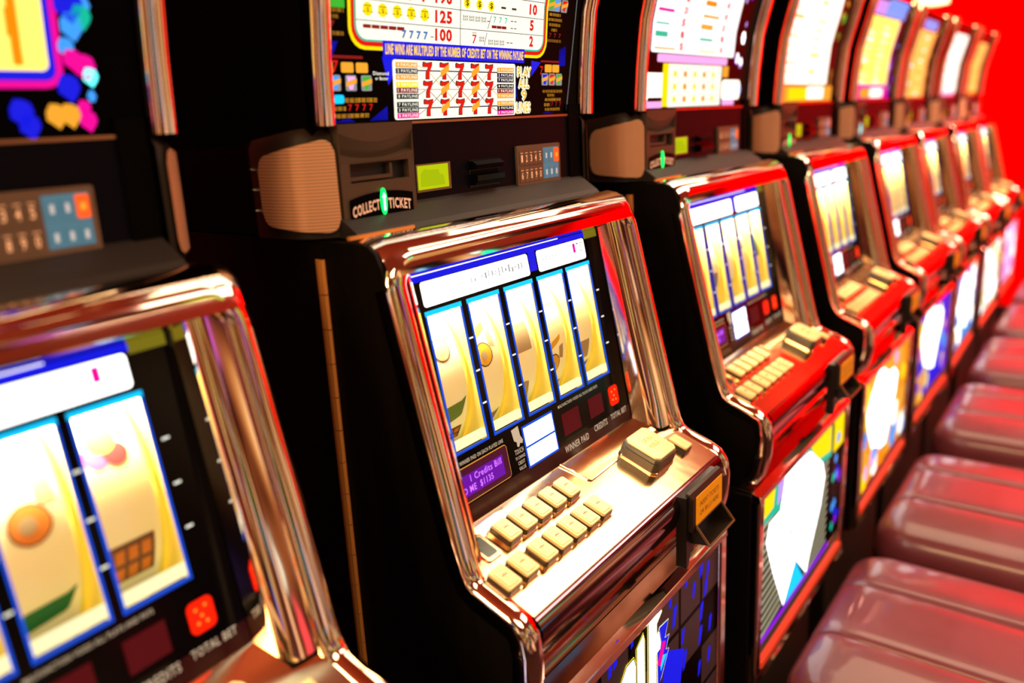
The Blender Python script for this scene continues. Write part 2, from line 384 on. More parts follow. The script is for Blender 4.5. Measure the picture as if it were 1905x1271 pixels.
GT = [('HIGHEST WINNER PAID ON EACH PLAYED LINE', .084, .0755, .192, .0805), ('TOUCH', .2105, .0500, .2295, .0570), ('TO CHANGE', .2095, .0430, .2305, .0475), ('CREDIT', .213, .0355, .228, .0405),
      ('VALUE', .213, .0280, .228, .0330), ('MALFUNCTION VOIDS ALL PLAYS AND PAYS', .322, .0780, .430, .0825), ('WINNER PAID', .320, .0125, .384, .0225), ('CREDITS', .402, .0165, .440, .0260), ('TOTAL BET', .452, .0185, .500, .0270)]
def m_glasstext(k):
    mb = MB(); t = GT[k]; text(mb, Fg, t[0], *t[1:], .0005, LC['print']); return mb
def m_hand():
    mb = MB(); mb.prism(Fg, [(.2120, .0840), (.2270, .0855), (.2280, .0720), (.2320, .0655), (.2300, .0610), (.2250, .0630), (.2215, .0585), (.2185, .0600), (.2190, .0655), (.2140, .0690)], 0, .0005, LC['print']); return mb
def m_digits(sp, k):
    mb = MB()
    if k == 0: mb.box(Fg, .326, .371, .036, .068, 0, .0006, LC['digitdim'])
    elif k == 1:
        mb.box(Fg, .398, .437, .038, .068, 0, .0006, LC['digitdim'])
        if sp.get('two'): mb.prism(Fg, rr(.402, .038, .432, .068, .010), .0006, .0012, LC['digit'])
    else:
        mb.prism(Fg, rr(.458, .038, .484, .068, .006), 0, .0008, LC['digit'])
        for a, b in ((.466, .060), (.476, .061), (.466, .047), (.475, .046), (.471, .053)): mb.box(Fg, a-.0012, a+.0012, b-.0012, b+.0012, .0008, .0011, LC['amber'])
    return mb
# reels
RR = .125
def Fr(uc):        # u across the reel, a angle in radians, w outwards from the strip
    cs, cw = .177, -(.012+RR)
    def F(u, a, w):
        return Fg(uc+u, cs+(RR+w)*math.sin(a), cw+(RR+w)*math.cos(a))
    return F
def reel(mb, uc, syms):
    F = Fr(uc); n = 44
    P = []
    for i in range(n+1):
        a = -math.pi+2*math.pi*i/n
        for u in (-.0265, .0265): P.append(F(u, a, 0))
    mb.add(P, [(2*i, 2*i+1, 2*i+3, 2*i+2) for i in range(n)], REELW)
    for kind, a0, hgt, col in syms: sym(mb, F, kind, a0, hgt, col)
def reel_rim(mb, uc):
    F = Fr(uc); n = 44
    for s in (-1, 1):
        P = []
        for i in range(n+1):
            a = -math.pi+2*math.pi*i/n
            for u, w in ((s*.0265, -.085), (s*.0265, .0022), (s*.0300, .0030), (s*.0310, .0005), (s*.0310, -.085)): P.append(F(u, a, w))
        k = 5; mb.add(P, [(i*k+j, i*k+j+1, (i+1)*k+j+1, (i+1)*k+j) for i in range(n) for j in range(k-1)], REELY)
def arcpoly(mb, F, pts, w, m):
    """polygon strip on the reel: pts are (u, angle) convex outline, cut into bands"""
    a0 = min(p[1] for p in pts); a1 = max(p[1] for p in pts); n = max(4, int((a1-a0)/.018)); rows = []
    for i in range(n+1):
        a = a0+(a1-a0)*i/n; a = min(max(a, a0+1e-5), a1-1e-5); xs = []
        for (u, b), (u2, b2) in zip(pts, pts[1:]+pts[:1]):
            if (b-a)*(b2-a) < 0: xs.append(u+(u2-u)*(a-b)/(b2-b))
        if len(xs) >= 2: rows.append((min(xs), max(xs), a))
    P = []
    for l, r, a in rows: P += [F(l, a, w), F(r, a, w)]
    mb.add(P, [(2*i, 2*i+1, 2*i+3, 2*i+2) for i in range(len(rows)-1)], m)
def circ(u, a, r, n=14): return [(u+r*math.cos(2*math.pi*i/n), a+r/RR*math.sin(2*math.pi*i/n)) for i in range(n)]
IK = {'gold': ink('gold', (0.95, 0.55, 0.03)), 'brown': ink('brown', (0.22, 0.10, 0.04)), 'green': ink('green', (0.18, 0.32, 0.04)), 'red': ink('red', (0.75, 0.03, 0.02)), 'grey': ink('grey', (0.35, 0.33, 0.22)),
      'orange': ink('orange', (0.95, 0.30, 0.03)), 'blue': ink('blue', (0.10, 0.40, 0.80)), 'pink': ink('pink', (0.85, 0.12, 0.25)), 'tan': ink('tan', (0.55, 0.38, 0.16)), 'dgreen': ink('dgreen', (0.03, 0.22, 0.05)), 'yellow': ink('yellow', (1.0, 0.72, 0.05)), 'black': ink('black', (0.02, 0.015, 0.01))}
def sym(mb, F, kind, a0, h, col):
    c = IK[col]; w = .0003
    if kind == 'coin':
        arcpoly(mb, F, circ(-.002, a0, h*.52), w, IK['brown']); arcpoly(mb, F, circ(-.002, a0, h*.46), w*2, c); arcpoly(mb, F, circ(-.004, a0, h*.22), w*3, IK['tan'])
        arcpoly(mb, F, [(.008, a0+.10), (.022, a0+.10), (.022, a0+.28), (.008, a0+.28)], w, IK['tan'])
    elif kind == 'bar':
        arcpoly(mb, F, [(-.022, a0-h/2/RR), (.018, a0-h/2/RR), (.018, a0+h/2/RR), (-.022, a0+h/2/RR)], w, c)
    elif kind == 'bars':
        arcpoly(mb, F, [(-.022, a0-h/2/RR), (.020, a0-h/2/RR), (.020, a0+h/2/RR), (-.022, a0+h/2/RR)], w, IK['brown'])
        for i in range(3):
            for j in range(2):
                u = -.018+i*.0125; b = a0+(-.44+j*.46)*h/RR; arcpoly(mb, F, [(u, b), (u+.009, b), (u+.009, b+.34*h/RR), (u, b+.34*h/RR)], w*2, c)
    elif kind == 'bell':
        arcpoly(mb, F, [(-.020, a0-.10), (.020, a0-.10), (.014, a0+.02), (.010, a0+.20), (-.008, a0+.22), (-.016, a0+.05)], w, c)
        arcpoly(mb, F, circ(.0, a0-.12, .006), w*2, IK['brown'])
    elif kind == 'leaf':
        arcpoly(mb, F, [(-.024, a0-.16), (.016, a0-.10), (.024, a0+.10), (.004, a0+.02), (-.020, a0+.06)], w, c)
    elif kind == 'fruit':
        arcpoly(mb, F, circ(-.010, a0, .012), w, IK['pink']); arcpoly(mb, F, circ(.006, a0-.02, .011), w*2, IK['red']); arcpoly(mb, F, circ(-.002, a0+.10, .013), w*3, IK['orange'])
        arcpoly(mb, F, [(.002, a0+.24), (.018, a0+.18), (.022, a0+.02), (.016, a0+.08)], w, IK['dgreen'])
    elif kind == 'five':
        arcpoly(mb, F, circ(-.006, a0, .0165), w, IK['brown']); arcpoly(mb, F, circ(-.006, a0, .0145), w*2, c); arcpoly(mb, F, circ(-.007, a0-.01, .006), w*3, IK['tan'])
        arcpoly(mb, F, [(-.016, a0+.18), (.010, a0+.26), (.012, a0+.34), (-.014, a0+.27)], w*2, c)
        arcpoly(mb, F, [(.008, a0+.06), (.018, a0+.04), (.018, a0+.22), (.008, a0+.20)], w, IK['tan'])
REELSETS = {
 1: [[('coin', .30, .030, 'tan'), ('leaf', -.32, 0, 'green'), ('bars', -.62, .02, 'orange')], [('five', .10, 0, 'gold'), ('leaf', -.66, 0, 'tan')], [('bar', .12, .040, 'tan'), ('bell', -.6, 0, 'tan')],
     [('bar', .45, .022, 'tan'), ('five', -.35, 0, 'gold'), ('leaf', -.7, 0, 'brown')], [('bar', .62, .018, 'tan'), ('bar', -.34, .030, 'tan'), ('leaf', -.60, 0, 'brown')]],
 0: [[('five', .1, 0, 'gold')], [('leaf', .1, 0, 'green')], [('bell', .1, 0, 'gold')], [('coin', .10, .034, 'orange'), ('leaf', -.52, 0, 'dgreen')], [('fruit', .36, 0, 'red'), ('bars', -.46, .042, 'orange')]],
 2: [[('coin', .1, .03, 'tan')], [('bar', -.2, .03, 'grey')], [('leaf', -.4, 0, 'grey')], [('bar', .2, .02, 'tan'), ('leaf', -.5, 0, 'green')], [('bar', .1, .05, 'green'), ('leaf', -.4, 0, 'grey')]],
}
def m_gap_fill(uc):
    mb = MB(); mb.box(Fg, uc+.0335, uc+.0345, .088, .268, -.16, -.004, mat('reel_gap_fill', (0.90, 0.70, 0.15), 0.4, emit=(1.0, .7, .06), es=.28)); return mb  # added glowing plate that fills the dark gap beside each reel
def m_lighttube():
    mb = MB(); mb.box(Fg, .080, .500, S0+.001, S0+.0115, -.010, -.003, LC['tube']); return mb
LC['tube'] = lit('tube', (1.0, 0.86, 0.45), 1.25)
def m_cavity():
    mb = MB(); d = mat('cavity_dark', (0.03, 0.03, 0.035), 0.6)
    mb.box(Fg, .070, .510, -.003, 0.0, -.26, -.002, d); mb.box(Fg, .070, .510, 0.0, .311, -.262, -.26, d)
    return mb
# deck buttons
ROW1 = [(.120, .094), (.1525, .094), (.1855, .094), (.2190, .094), (.2530, .094)]
ROW2 = [(.056, .0465), (.090, .0465), (.1285, .0455), (.1610, .0455), (.1935, .0455), (.2260, .0455), (.2580, .0455)]
def m_button():
    mb = MB(); a, b = .0130, .0170
    mb.prism(XYZ, rr(-a-.0015, -b-.0015, a+.0015, b+.0015, .004), 0, .004, DECKM)
    mb.prism(XYZ, rr(-a, -b, a, b, .0035), .004, .0095, DARKB)
    mb.prism(XYZ, rr(-a+.001, -b+.001, a-.001, b-.001, .003), .0095, .0135, CREAM)
    mb.prism(XYZ, rr(-a+.0035, -b+.004, a-.0035, b-.004, .002), .0135, .0145, CREAM)
    for k in range(3): mb.box(XYZ, -.004+k*.003, -.002+k*.003, .001, .003+.001*(k % 2), .0145, .01465, IK['brown'])
    return mb
def deck_place(o, u, s):
    o.matrix_local = Matrix(((1, 0, 0, Fd(u, s, .001)[0]+OX), (0, .9357, -.3527, Fd(u, s, .001)[1]+OY), (0, .3527, .9357, Fd(u, s, .001)[2]+OZ), (0, 0, 0, 1)))
def m_spin():
    mb = MB(); pts = [(-.032, -.026), (-.025, -.033), (.025, -.033), (.032, -.026), (.032, .026), (.025, .033), (-.025, .033), (-.032, .026)]
    mb.prism(XYZ, [(x*1.03, y*1.03) for x, y in pts], 0, .004, DECKM); mb.prism(XYZ, pts, .003, .017, mat('spin_dark', (0.06, 0.045, 0.025), 0.35))
    mb.prism(XYZ, [(x*.97, y*.97) for x, y in pts], .017, .024, mat('spin_side', (0.10, 0.085, 0.06), 0.3))
    top = [(x*.93, y*.90) for x, y in pts]; mb.prism(XYZ, top, .024, .028, CREAM)
    text(mb, XYZ, 'SPIN', -.012, .004, .012, .012, .0281, IK['orange']); text(mb, XYZ, 'REELS', -.012, -.008, .012, -.001, .0281, IK['orange'])
    return mb
def m_smallbtn():
    mb = MB(); mb.prism(XYZ, rr(-.012, -.017, .012, .017, .003), 0, .008, DARKB); mb.prism(XYZ, rr(-.011, -.016, .011, .016, .003), .008, .012, CREAM); return mb
def m_blank():
    mb = MB(); mb.prism(XYZ, rr(-.0135, -.020, .0135, .020, .004), 0, .003, DECKM); mb.prism(XYZ, rr(-.009, -.015, .009, .015, .003), .003, .0034, mat('blank_insert', (0.10, 0.11, 0.10), 0.15, 0.9)); return mb
def m_decklip():
    mb = MB(); mb.sweep([Fd(.300, .134, .002), Fd(.306, .090, .002), Fd(.309, .086, .002), Fd(.320, .086, .002), Fd(.389, .088, .002)], [(0, -.3527, .9357)]*5, [(-.0012, 0), (-.0012, .0016), (.0012, .0016), (.0012, 0)], CHROME)
    return mb
# head
def m_headbox():
    mb = MB(); pr = [(hy(z)+.004, z) for z in (1.206, 1.33, 1.40, 1.48, 1.52, 1.56, 1.60)]+[(.185, 1.645), (.20, 1.655), (.30, 1.64), (.45, 1.60), (.655, 1.58), (.655, 1.206)]
    F = lambda u, v, w: (w, u, v); mb.prism(F, pr, .022, .578, HEADM); return mb
def m_fin(x0, x1):
    mb = MB(); zs = [1.33, 1.365, 1.40, 1.44, 1.48, 1.52, 1.56, 1.60, 1.63, 1.655]; xm = (x0+x1)/2; w = (x1-x0)/2
    path = [(xm, hy(z)-.006+(.012 if z > 1.64 else 0), z) for z in zs]
    sec = [(-w, -.012), (-w, .004), (-w*.75, .009), (-w*.3, .0115), (w*.3, .0115), (w*.75, .009), (w, .004), (w, -.012)]
    mb.sweep(path, [(0, -1, 0)]*len(path), sec, CHROME); return mb
def resample(q, n):
    D = [0]
    for a, b in zip(q, q[1:]): D.append(D[-1]+math.dist(a, b))
    out = []
    for i in range(n+1):
        d = D[-1]*i/n; k = max(j for j in range(len(D)) if D[j] <= d+1e-9); k = min(k, len(q)-2); f = (d-D[k])/(D[k+1]-D[k])
        out.append((q[k][0]+(q[k+1][0]-q[k][0])*f, q[k][1]+(q[k+1][1]-q[k][1])*f))
    return out
def m_speaker(side, what):
    q = [(.036, .2265), (.020, .2385), (.009, .2505), (.003, .262), (.0005, .276), (.000, .300), (.001, .318)] if what == 'grille' else [(.042, .232), (.036, .2315), (.022, .2425), (.013, .253), (.0075, .264), (.005, .278), (.0045, .30), (.0045, .335), (.010, .345), (.018, .36), (.021, .65)]
    fx = (lambda x: x) if side == 'left' else (lambda x: .6-x)
    mb = MB()
    if what == 'grille':
        q = resample(q, 26); P = []; L = [0]
        for a, b in zip(q, q[1:]): L.append(L[-1]+math.dist(a, b))
        tot = L[-1]; nz_ = 10
        outer = [];
        for (x, y), l in zip(q, L):
            t = l/tot; zt = 1.318-.020*t; zb = 1.213+.010*t
            c = .016
            for e, s in ((l, 1), (tot-l, 1)):
                if e < c: d = c-math.sqrt(max(c*c-(c-e)**2, 0)); zt -= d; zb += d
            for i in range(nz_+1): P.append((fx(x), y, zb+(zt-zb)*i/nz_))
        k = nz_+1; mb.add(P, [(a*k+b, a*k+b+1, (a+1)*k+b+1, (a+1)*k+b) for a in range(len(q)-1) for b in range(nz_)], GRILLE)
    else:
        P = []; zz = (1.206, 1.208, 1.318, 1.328); k = 4
        for i, (x, y) in enumerate(q):
            for j, z in enumerate(zz):
                ins = .006 if j in (0, 3) else 0
                P.append((fx(x+ins*(i > 0)), y+ins*(i < 5), z-(.012*min(1, max(0, (y-.25)/.1)) if j > 1 else 0)))
        n = len(q); mb.add(P, [(a*k+b, a*k+b+1, (a+1)*k+b+1, (a+1)*k+b) for a in range(n-1) for b in range(3)], HOUSE)
        mb.mi = [mb.slot(HEADM) if (f // 3) >= 7 else mb.slot(HOUSE) for f in range(len(mb.f))]
        T = [P[a*k+3] for a in range(n)]+[(fx(.06), .65, 1.318), (fx(.06), .236, 1.33)]; mb.add(T, [tuple(range(len(T)))], HOUSE)
        B = [P[a*k] for a in range(n)]+[(fx(.06), .65, 1.206), (fx(.06), .236, 1.206)]; mb.add(B, [tuple(range(len(B)))], HOUSE)
    return mb
def m_screw(z):
    mb = MB()
    if z:
        mb.prism(lambda u, v, w: (w, u, v), [(.338+.0022*math.cos(a*math.pi/4), z+.0022*math.sin(a*math.pi/4)) for a in range(8)], .0025, .0055, CHROME)
    return mb
def m_lower():
    mb = MB(); mb.box(Fp, .036, .523, 1.207, 1.330, -.003, .0, PANEL)
    # sloping sill at its foot
    mb.prism(lambda u, v, w: (w, u, v), [(.239, 1.236), (.232, 1.232), (.205, 1.2135), (.198, 1.207), (.239, 1.207)], .036, .552, mat('sill_plastic', (.018, .014, .012), .5))
    mb.box(Fp, .523, .552, 1.207, 1.345, -.004, .003, HEADM)
    mb.box(Fp, .160, .523, 1.3275, 1.3305, 0, .0015, mat('trim_copper', (0.6, 0.35, 0.2), 0.3, 1.0)); return mb
def arcv(u, c=.097, h=.058): return ((u-c)/h)**2
def m_printer():
    mb = MB(); u0, u1 = .040, .158
    mb.box(Fp, u0, u1, 1.209, 1.2655, 0, .012, PLAST); mb.box(Fp, u0, .054, 1.2655, 1.287, 0, .012, PLAST); mb.box(Fp, .148, u1, 1.2655, 1.287, 0, .012, PLAST)
    mb.box(Fp, .054, .148, 1.2655, 1.287, .001, .003, mat('slot_black', (0.003, 0.003, 0.003), 0.5)); mb.box(Fp, .056, .122, 1.268, 1.272, .003, .010, PLAST); mb.box(Fp, .118, .122, 1.268, 1.284, .003, .010, PLAST)
    # scooped brow: two arcs
    n = 14
    def brow(vt, vm, dip, w0, w1, m):
        P = []
        for i in range(n+1):
            u = u0+(u1-u0)*i/n; a = 1-min(1, arcv(u)); P += [Fp(u, vt, w0), Fp(u, vm-dip*a, w1)]
        mb.add(P, [(2*i, 2*i+1, 2*i+3, 2*i+2) for i in range(n)], m)
        return P
    p1 = brow(1.330, 1.322, .012, .014, .013, PLAST)
    P = []
    for i in range(n+1):
        u = u0+(u1-u0)*i/n; a = 1-min(1, arcv(u)); P += [Fp(u, 1.322-.012*a, .013), Fp(u, 1.300-.008*a, .004), Fp(u, 1.2965-.0075*a, .0125), Fp(u, 1.287, .012)]
    mb.add(P, [(4*i+k, 4*i+k+1, 4*i+k+5, 4*i+k+4) for i in range(n) for k in range(3)], PLAST)
    mb.box(Fp, u0, u1, 1.3295, 1.3305, 0, .014, PLAST); mb.box(Fp, u1-.001, u1, 1.287, 1.33, 0, .0125, PLAST); mb.box(Fp, u0, u0+.001, 1.287, 1.33, 0, .0125, PLAST)
    return mb
def m_ticketlabel(arrow):
    mb = MB(); n = 12; P = []
    F = lambda u, v, w: Fp(u, v, w)
    for i in range(n+1):
        u = .048+.102*i/n; a = arcv(u, .099, .056); P += [F(u, 1.226-.0085*a, .0135), F(u, 1.2535-.007*a, .0135)]
    mb.add(P, [(2*i, 2*i+1, 2*i+3, 2*i+2) for i in range(n)], LC['black'])
    c = lit('collect', (1.0, 0.44, 0.22), 1.0)
    def bt(t, u0, u1):
        vs, fs = glyphs(t, .03); Q = []
        for x, y in vs:
            u = u0+(u1-u0)*x; a = arcv(u, .099, .056); Q.append(F(u, 1.2325-.0075*a+.0125*y, .0139))
        mb.add(Q, fs, c)
    bt('COLLECT', .051, .0935); bt('TICKET', .1075, .1455)
    return mb
def m_arrow(col, core):
    mb = MB(); F = Fp
    pts = [(.1000+.0050*math.cos(a*math.pi/8), 1.2415+.0155*math.sin(a*math.pi/8)) for a in range(16)]
    mb.prism(F, pts, .013, .0150, LC[col])
    mb.prism(F, [(.0988, 1.231), (.1012, 1.231), (.1012, 1.246), (.1028, 1.246), (.1000, 1.2515), (.0972, 1.246), (.0988, 1.246)], .0150, .0156, LC[core]); return mb
def m_lcd():
    mb = MB(); mb.box(Fp, .172, .237, 1.2435, 1.278, 0, .0012, mat('lcd_bezel', (0.25, 0.16, 0.07), 0.35, 0.3)); mb.box(Fp, .174, .2315, 1.2465, 1.276, .0012, .0018, LC['lcd'])
    mb.prism(Fp, [(.178, 1.250), (.224, 1.250), (.222, 1.262), (.215, 1.264), (.212, 1.270), (.196, 1.270), (.186, 1.272), (.179, 1.266)], .0018, .002, LC['lcd2']); return mb
def m_cardslot():
    mb = MB(); mb.box(Fp, .275, .342, 1.240, 1.277, 0, .001, BLACKG); mb.box(Fp, .278, .339, 1.258, 1.262, .001, .0015, LC['black'])
    mb.prism(lambda u, v, w: (w, .237-u, v), [(0, 1.263), (.010, 1.264), (.012, 1.270), (.004, 1.275), (0, 1.275)], .279, .339, BLACKG)
    mb.prism(lambda u, v, w: (w, .237-u, v), [(0, 1.243), (.006, 1.243), (.012, 1.249), (.012, 1.256), (0, 1.258)], .279, .339, BLACKG); return mb
def m_keyplate():
    mb = MB(); mb.prism(Fp, rr(.381, 1.2255, .4925, 1.289, .003), 0, .004, KEYBR)
    mb.box(Fp, .446, .487, 1.2375, 1.2835, .004, .0044, mat('keypad_blue', (0.07, 0.22, 0.33), 0.5, emit=(0.1, 0.35, 0.55), es=0.25)); return mb
def m_key(kind):
    mb = MB()
    if kind == 'orange':
        mb.prism(XYZ, rr(-.006, -.0105, .006, .0105, .002), 0, .0018, mat('key_orange', (1, .14, .02), .5, emit=(1, .15, .02), es=.45)); mb.prism(XYZ, rr(-.0025, -.003, .0025, .003, .001), .0018, .002, LC['amber'])
    elif kind == 'blue':
        mb.prism(XYZ, rr(-.0055, -.009, .0055, .009, .001), 0, .001, _m['keypad_blue']); mb.prism(XYZ, rr(-.0018, -.004, .0018, .004, .0008), .001, .0012, mat('key_ink_pale', (.6, .7, .8), .5, emit=(.6, .7, .8), es=.35))
    else:
        mb.prism(XYZ, rr(-.0055, -.0105, .0055, .0105, .001), 0, .0008, KEYBR); text(mb, XYZ, kind, -.0020, -.006, .0020, .004, .0010, mat('key_ink', (1, .62, .36), .5, emit=(1, .5, .25), es=.45)); mb.box(XYZ, -.003, .003, .0065, .0072, .0008, .001, _m['key_ink'])
    return mb
# ------------------------------------------------------------------ award glass art
def txtbars(mb, u0, u1, v, h, m):
    """a line of fine print too small to read"""
    R = random.Random(int(u0*1e4+v*1e4)); u = u0
    while u < u1:
        w = min(u1-u, .003+R.random()*.006); mb.box(Fh, u, u+w*.8, v, v+h, .0006, .001, m); u += w
def sevens(mb, u, v, w, h, m, n=1, du=.012, z=.0016):
    for i in range(n): text(mb, Fh, '7', u+i*du, v, u+i*du+w, v+h, z, m)
def m_award_base():
    mb = MB(); cpatch(mb, .040, 1.3305, .552, 1.642, .001, LC['black']); return mb
def art1():
    out = []
    mb = MB()
    cpatch(mb, .077, 1.4105, .465, 1.63, .0014, LC['yellow'], .024, 0); cpatch(mb, .081, 1.4145, .461, 1.63, .0016, LC['red'], .021, 0); cpatch(mb, .086, 1.4195, .456, 1.63, .0018, LC['teal'], .017, 0)
    cpatch(mb, .0885, 1.4215, .4535, 1.63, .0020, LC['cream'], .015, 0)
    ln = LC['brown']
    for z in (1.4415, 1.4635, 1.4855, 1.5075, 1.5295): mb.box(Fh, .0885, .4535, z-.0004, z+.0004, .0020, .0023, ln)
    for i in range(8): mb.box(Fh, .2665, .2673, 1.4215+.02*i, 1.4415+.02*i, .0020, .0023, ln)
    for t, z in (('100', 1.4245), ('125', 1.4455), ('190', 1.4675), ('250', 1.4890), ('500', 1.511)): text(mb, Fh, t, .2185, z, .2505, z+.0150, .0024, LC['red'], bold=.045)
    for t, z, w in (('2', 1.4255, .009), ('5', 1.4465, .009), ('10', 1.4675, .018), ('20', 1.489, .020), ('50', 1.511, .02)): text(mb, Fh, t, .4215-w/4, z, .4215+w*.8, z+.0145, .0024, LC['red'], bold=.045)
    for i in range(5):
        mb.box(Fh, .0985+i*.0135, .1105+i*.0135, 1.4335, 1.4375, .0020, .0024, LC['dred'])
        u = .106+i*.0235
        mb.prism(Fh, [(u+.0075*math.cos(a*math.pi/6), 1.4535+.0075*math.sin(a*math.pi/6)) for a in range(12)], .0020, .0023, LC['yellow'])
        for dx, dz, w in ((-.008, -.0035, .004), (.004, -.0035, .004), (-.006, .003, .012)): mb.box(Fh, u+dx, u+dx+w, 1.4535+dz, 1.4545+dz, .0023, .0025, LC['olive'])
        text(mb, Fh, '$', u-.002, 1.4495, u+.002, 1.4555, .0026, LC['olive'])
        text(mb, Fh, '7', u-.006, 1.467, u+.006, 1.481, .0024, LC['red'], bold=.05)
    for i in range(4): text(mb, Fh, '7', .160+i*.0125, 1.4250, .168+i*.0125, 1.4345, .0024, lit('steel', (.03, .16, .5), 1), bold=.04)
    mb.box(Fh, .211, .216, 1.4285, 1.4295, .002, .0024, ln)
    for i in range(3):
        u = .280+i*.025; mb.prism(Fh, [(u+.0065*math.cos(a*math.pi/6), 1.4725+.0065*math.sin(a*math.pi/6)) for a in range(12)], .0020, .0023, LC['yellow']); text(mb, Fh, '$', u-.003, 1.4685, u+.003, 1.4765, .0026, LC['black'])
    for u in (.352, .376): mb.box(Fh, u, u+.010, 1.471, 1.4735, .002, .0024, LC['brown'])
    g = LC['gray']
    for u, z in [(.272+i*.0125, 1.4515) for i in range(4)]+[(.306, 1.4275)]+[(.325+i*.0125, 1.4245) for i in range(3)]:
        for k in (0, .0035): text(mb, Fh, 'BAR', u, z+k, u+.0105, z+k+.003, .0024, ln)
    mb.prism(Fh, [(.323, 1.444), (.3236, 1.444), (.331, 1.461), (.3304, 1.461)], .002, .0024, ln); mb.prism(Fh, [(.316, 1.423), (.3166, 1.423), (.322, 1.439), (.3214, 1.439)], .002, .0024, ln)
    for i in range(3): text(mb, Fh, '7', .335+i*.0125, 1.4525, .341+i*.0125, 1.4600, .0024, LC['teal']); mb.box(Fh, .332+i*.011, .342+i*.011, 1.4455, 1.4490, .002, .0024, LC['dred'])
    for u, z in ((.374, 1.456), (.382, 1.456), (.374, 1.447), (.382, 1.447), (.366, 1.428), (.374, 1.428), (.322, 1.453)): mb.box(Fh, u, u+.0055, z, z+.0010, .002, .0024, ln)
    text(mb, Fh, '7', .291, 1.4245, .300, 1.4355, .0024, LC['red']); text(mb, Fh, 'ANY', .291, 1.4365, .300, 1.439, .0024, ln); txtbars(mb, .274, .287, 1.430, .0008, ln)
    out.append(('pay_chart', mb))
    mb = MB()
    mb.box(Fh, .1285, .408, 1.4030, 1.4215, .0022, .0028, LC['blue']); mb.prism(Fh, [(.128, 1.404), (.152, 1.404), (.150, 1.388), (.137, 1.372)], .0006, .0010, LC['blue'])
    text(mb, Fh, 'LINE WINS ARE MULTIPLIED BY THE NUMBER OF CREDITS BET ON THE WINNING PAYLINE', .1320, 1.4065, .4050, 1.4185, .0031, lit('banner', (1.0, .60, .0), 1.4), bold=.032)
    out.append(('banner', mb))
    mb = MB()
    cpatch(mb, .1445, 1.3325, .3890, 1.4015, .0014, LC['cream'], .004)
    us = [.205, .2365, .267, .2980, .3285]; zs = [1.3895, 1.3675, 1.3455]
    def line(a, b, t, m):
        d = Vector((b[0]-a[0], b[1]-a[1])).normalized()*t; mb.prism(Fh, [(a[0]-d.y, a[1]+d.x), (b[0]-d.y, b[1]+d.x), (b[0]+d.y, b[1]-d.x), (a[0]+d.y, a[1]-d.x)], .0014, .0018, m)
    for z, m, t in ((zs[0], 'navy', .0007), (zs[1], 'dred', .0003), (zs[2], 'navy', .0007)): line((.186, z), (.347, z), t, LC[m])
    for pts, m in (([0, 1, 2, 1, 0], 'amber'), ([2, 1, 0, 1, 2], 'brown'), ([1, 0, 1, 0, 1], 'brown'), ([1, 2, 1, 2, 1], 'dred')):
        for i in range(4): line((us[i], zs[pts[i]]), (us[i+1], zs[pts[i+1]]), .0003, LC[m])
    for a, b, m in (((.186, 1.3955), (.2, 1.392), 'amber'), ((.186, 1.3605), (.2, 1.3665), 'brown'), ((.186, 1.3375), (.2, 1.344), 'dred'), ((.333, 1.344), (.347, 1.3385), 'brown'), ((.333, 1.3665), (.347, 1.3735), 'brown'), ((.333, 1.3675), (.347, 1.3600), 'amber')): line(a, b, .0003, LC[m])
    for i, u in enumerate(us):
        for z in zs:
            P = [(u-.0075, z+.0085), (u-.0060, z+.0098), (u-.0010, z+.0085), (u+.0075, z+.0098), (u+.0075, z+.0060), (u+.0030, z-.0020), (u+.0030, z-.0092), (u-.0035, z-.0092), (u-.0030, z-.0020), (u+.0010, z+.0040), (u-.0075, z+.0040)]
            Pb = [(u+(x-u)*1.16, z+(y-z)*1.10) for x, y in P]
            mb.prism(Fh, Pb, .0014, .0019, LC['brown']); mb.prism(Fh, P, .0019, .0023, LC['red'])
            if i in (1, 3): mb.prism(Fh, [(u-.008, z-.0075), (u-.008, z+.0005), (u+.008, z+.0085), (u+.008, z+.0005)], .0023, .0028, LC['amber'])
    L1 = [(1.3935, 'amber', '4'), (1.3865, 'navy', '2'), (1.3795, 'amber', '6'), (1.3710, 'yellow', '9'), (1.3645, 'dred', '1'), (1.3575, 'black', '8'), (1.3480, 'black', '7'), (1.3415, 'black', '3'), (1.3350, 'magenta', '5')]
    for z, m, d in L1:
        mb.box(Fh, .1495, .1870, z-.0010, z+.0052, .0014, .0019, LC[m]); text(mb, Fh, d+' PAYLINE', .1515, z+.0004, .1855, z+.0040, .0022, LC['cream'])
    for z, m, d in [(1.3910, 'amber', '3'), (1.3840, 'navy', '2'), (1.3775, 'navy', '7'), (1.3695, 'black', '8'), (1.3630, 'dred', '1'), (1.3565, 'amber', '9'), (1.3470, 'amber', '6'), (1.3405, 'black', '3'), (1.3345, 'magenta', '5')]:
        mb.box(Fh, .3465, .3845, z-.0010, z+.0050, .0014, .0019, LC[m]); text(mb, Fh, d+' PAYLINE', .3485, z+.0004, .3830, z+.0038, .0022, LC['cream'])
    out.append(('payline_panel', mb))
    mb = MB()
    for t, u0, u1, v0, v1 in (('PLAY', .393, .427, 1.3845, 1.3975), ('ALL', .396, .422, 1.3690, 1.3820), ('9', .4035, .4150, 1.3520, 1.3665), ('LINES', .3905, .4255, 1.3350, 1.3495)):
        for dx, dz in ((-.0014, 0), (.0014, 0), (0, -.0014), (0, .0014)): text(mb, Fh, t, u0+dx, v0+dz, u1+dx, v1+dz, .0016, LC['cream'], bold=.05)
        text(mb, Fh, t, u0, v0, u1, v1, .0022, lit('sunyellow', (1.0, .58, 0), 1.0), bold=.02)
    out.append(('play_lines_lettering', mb))
    mb = MB(); A = LC['amber']
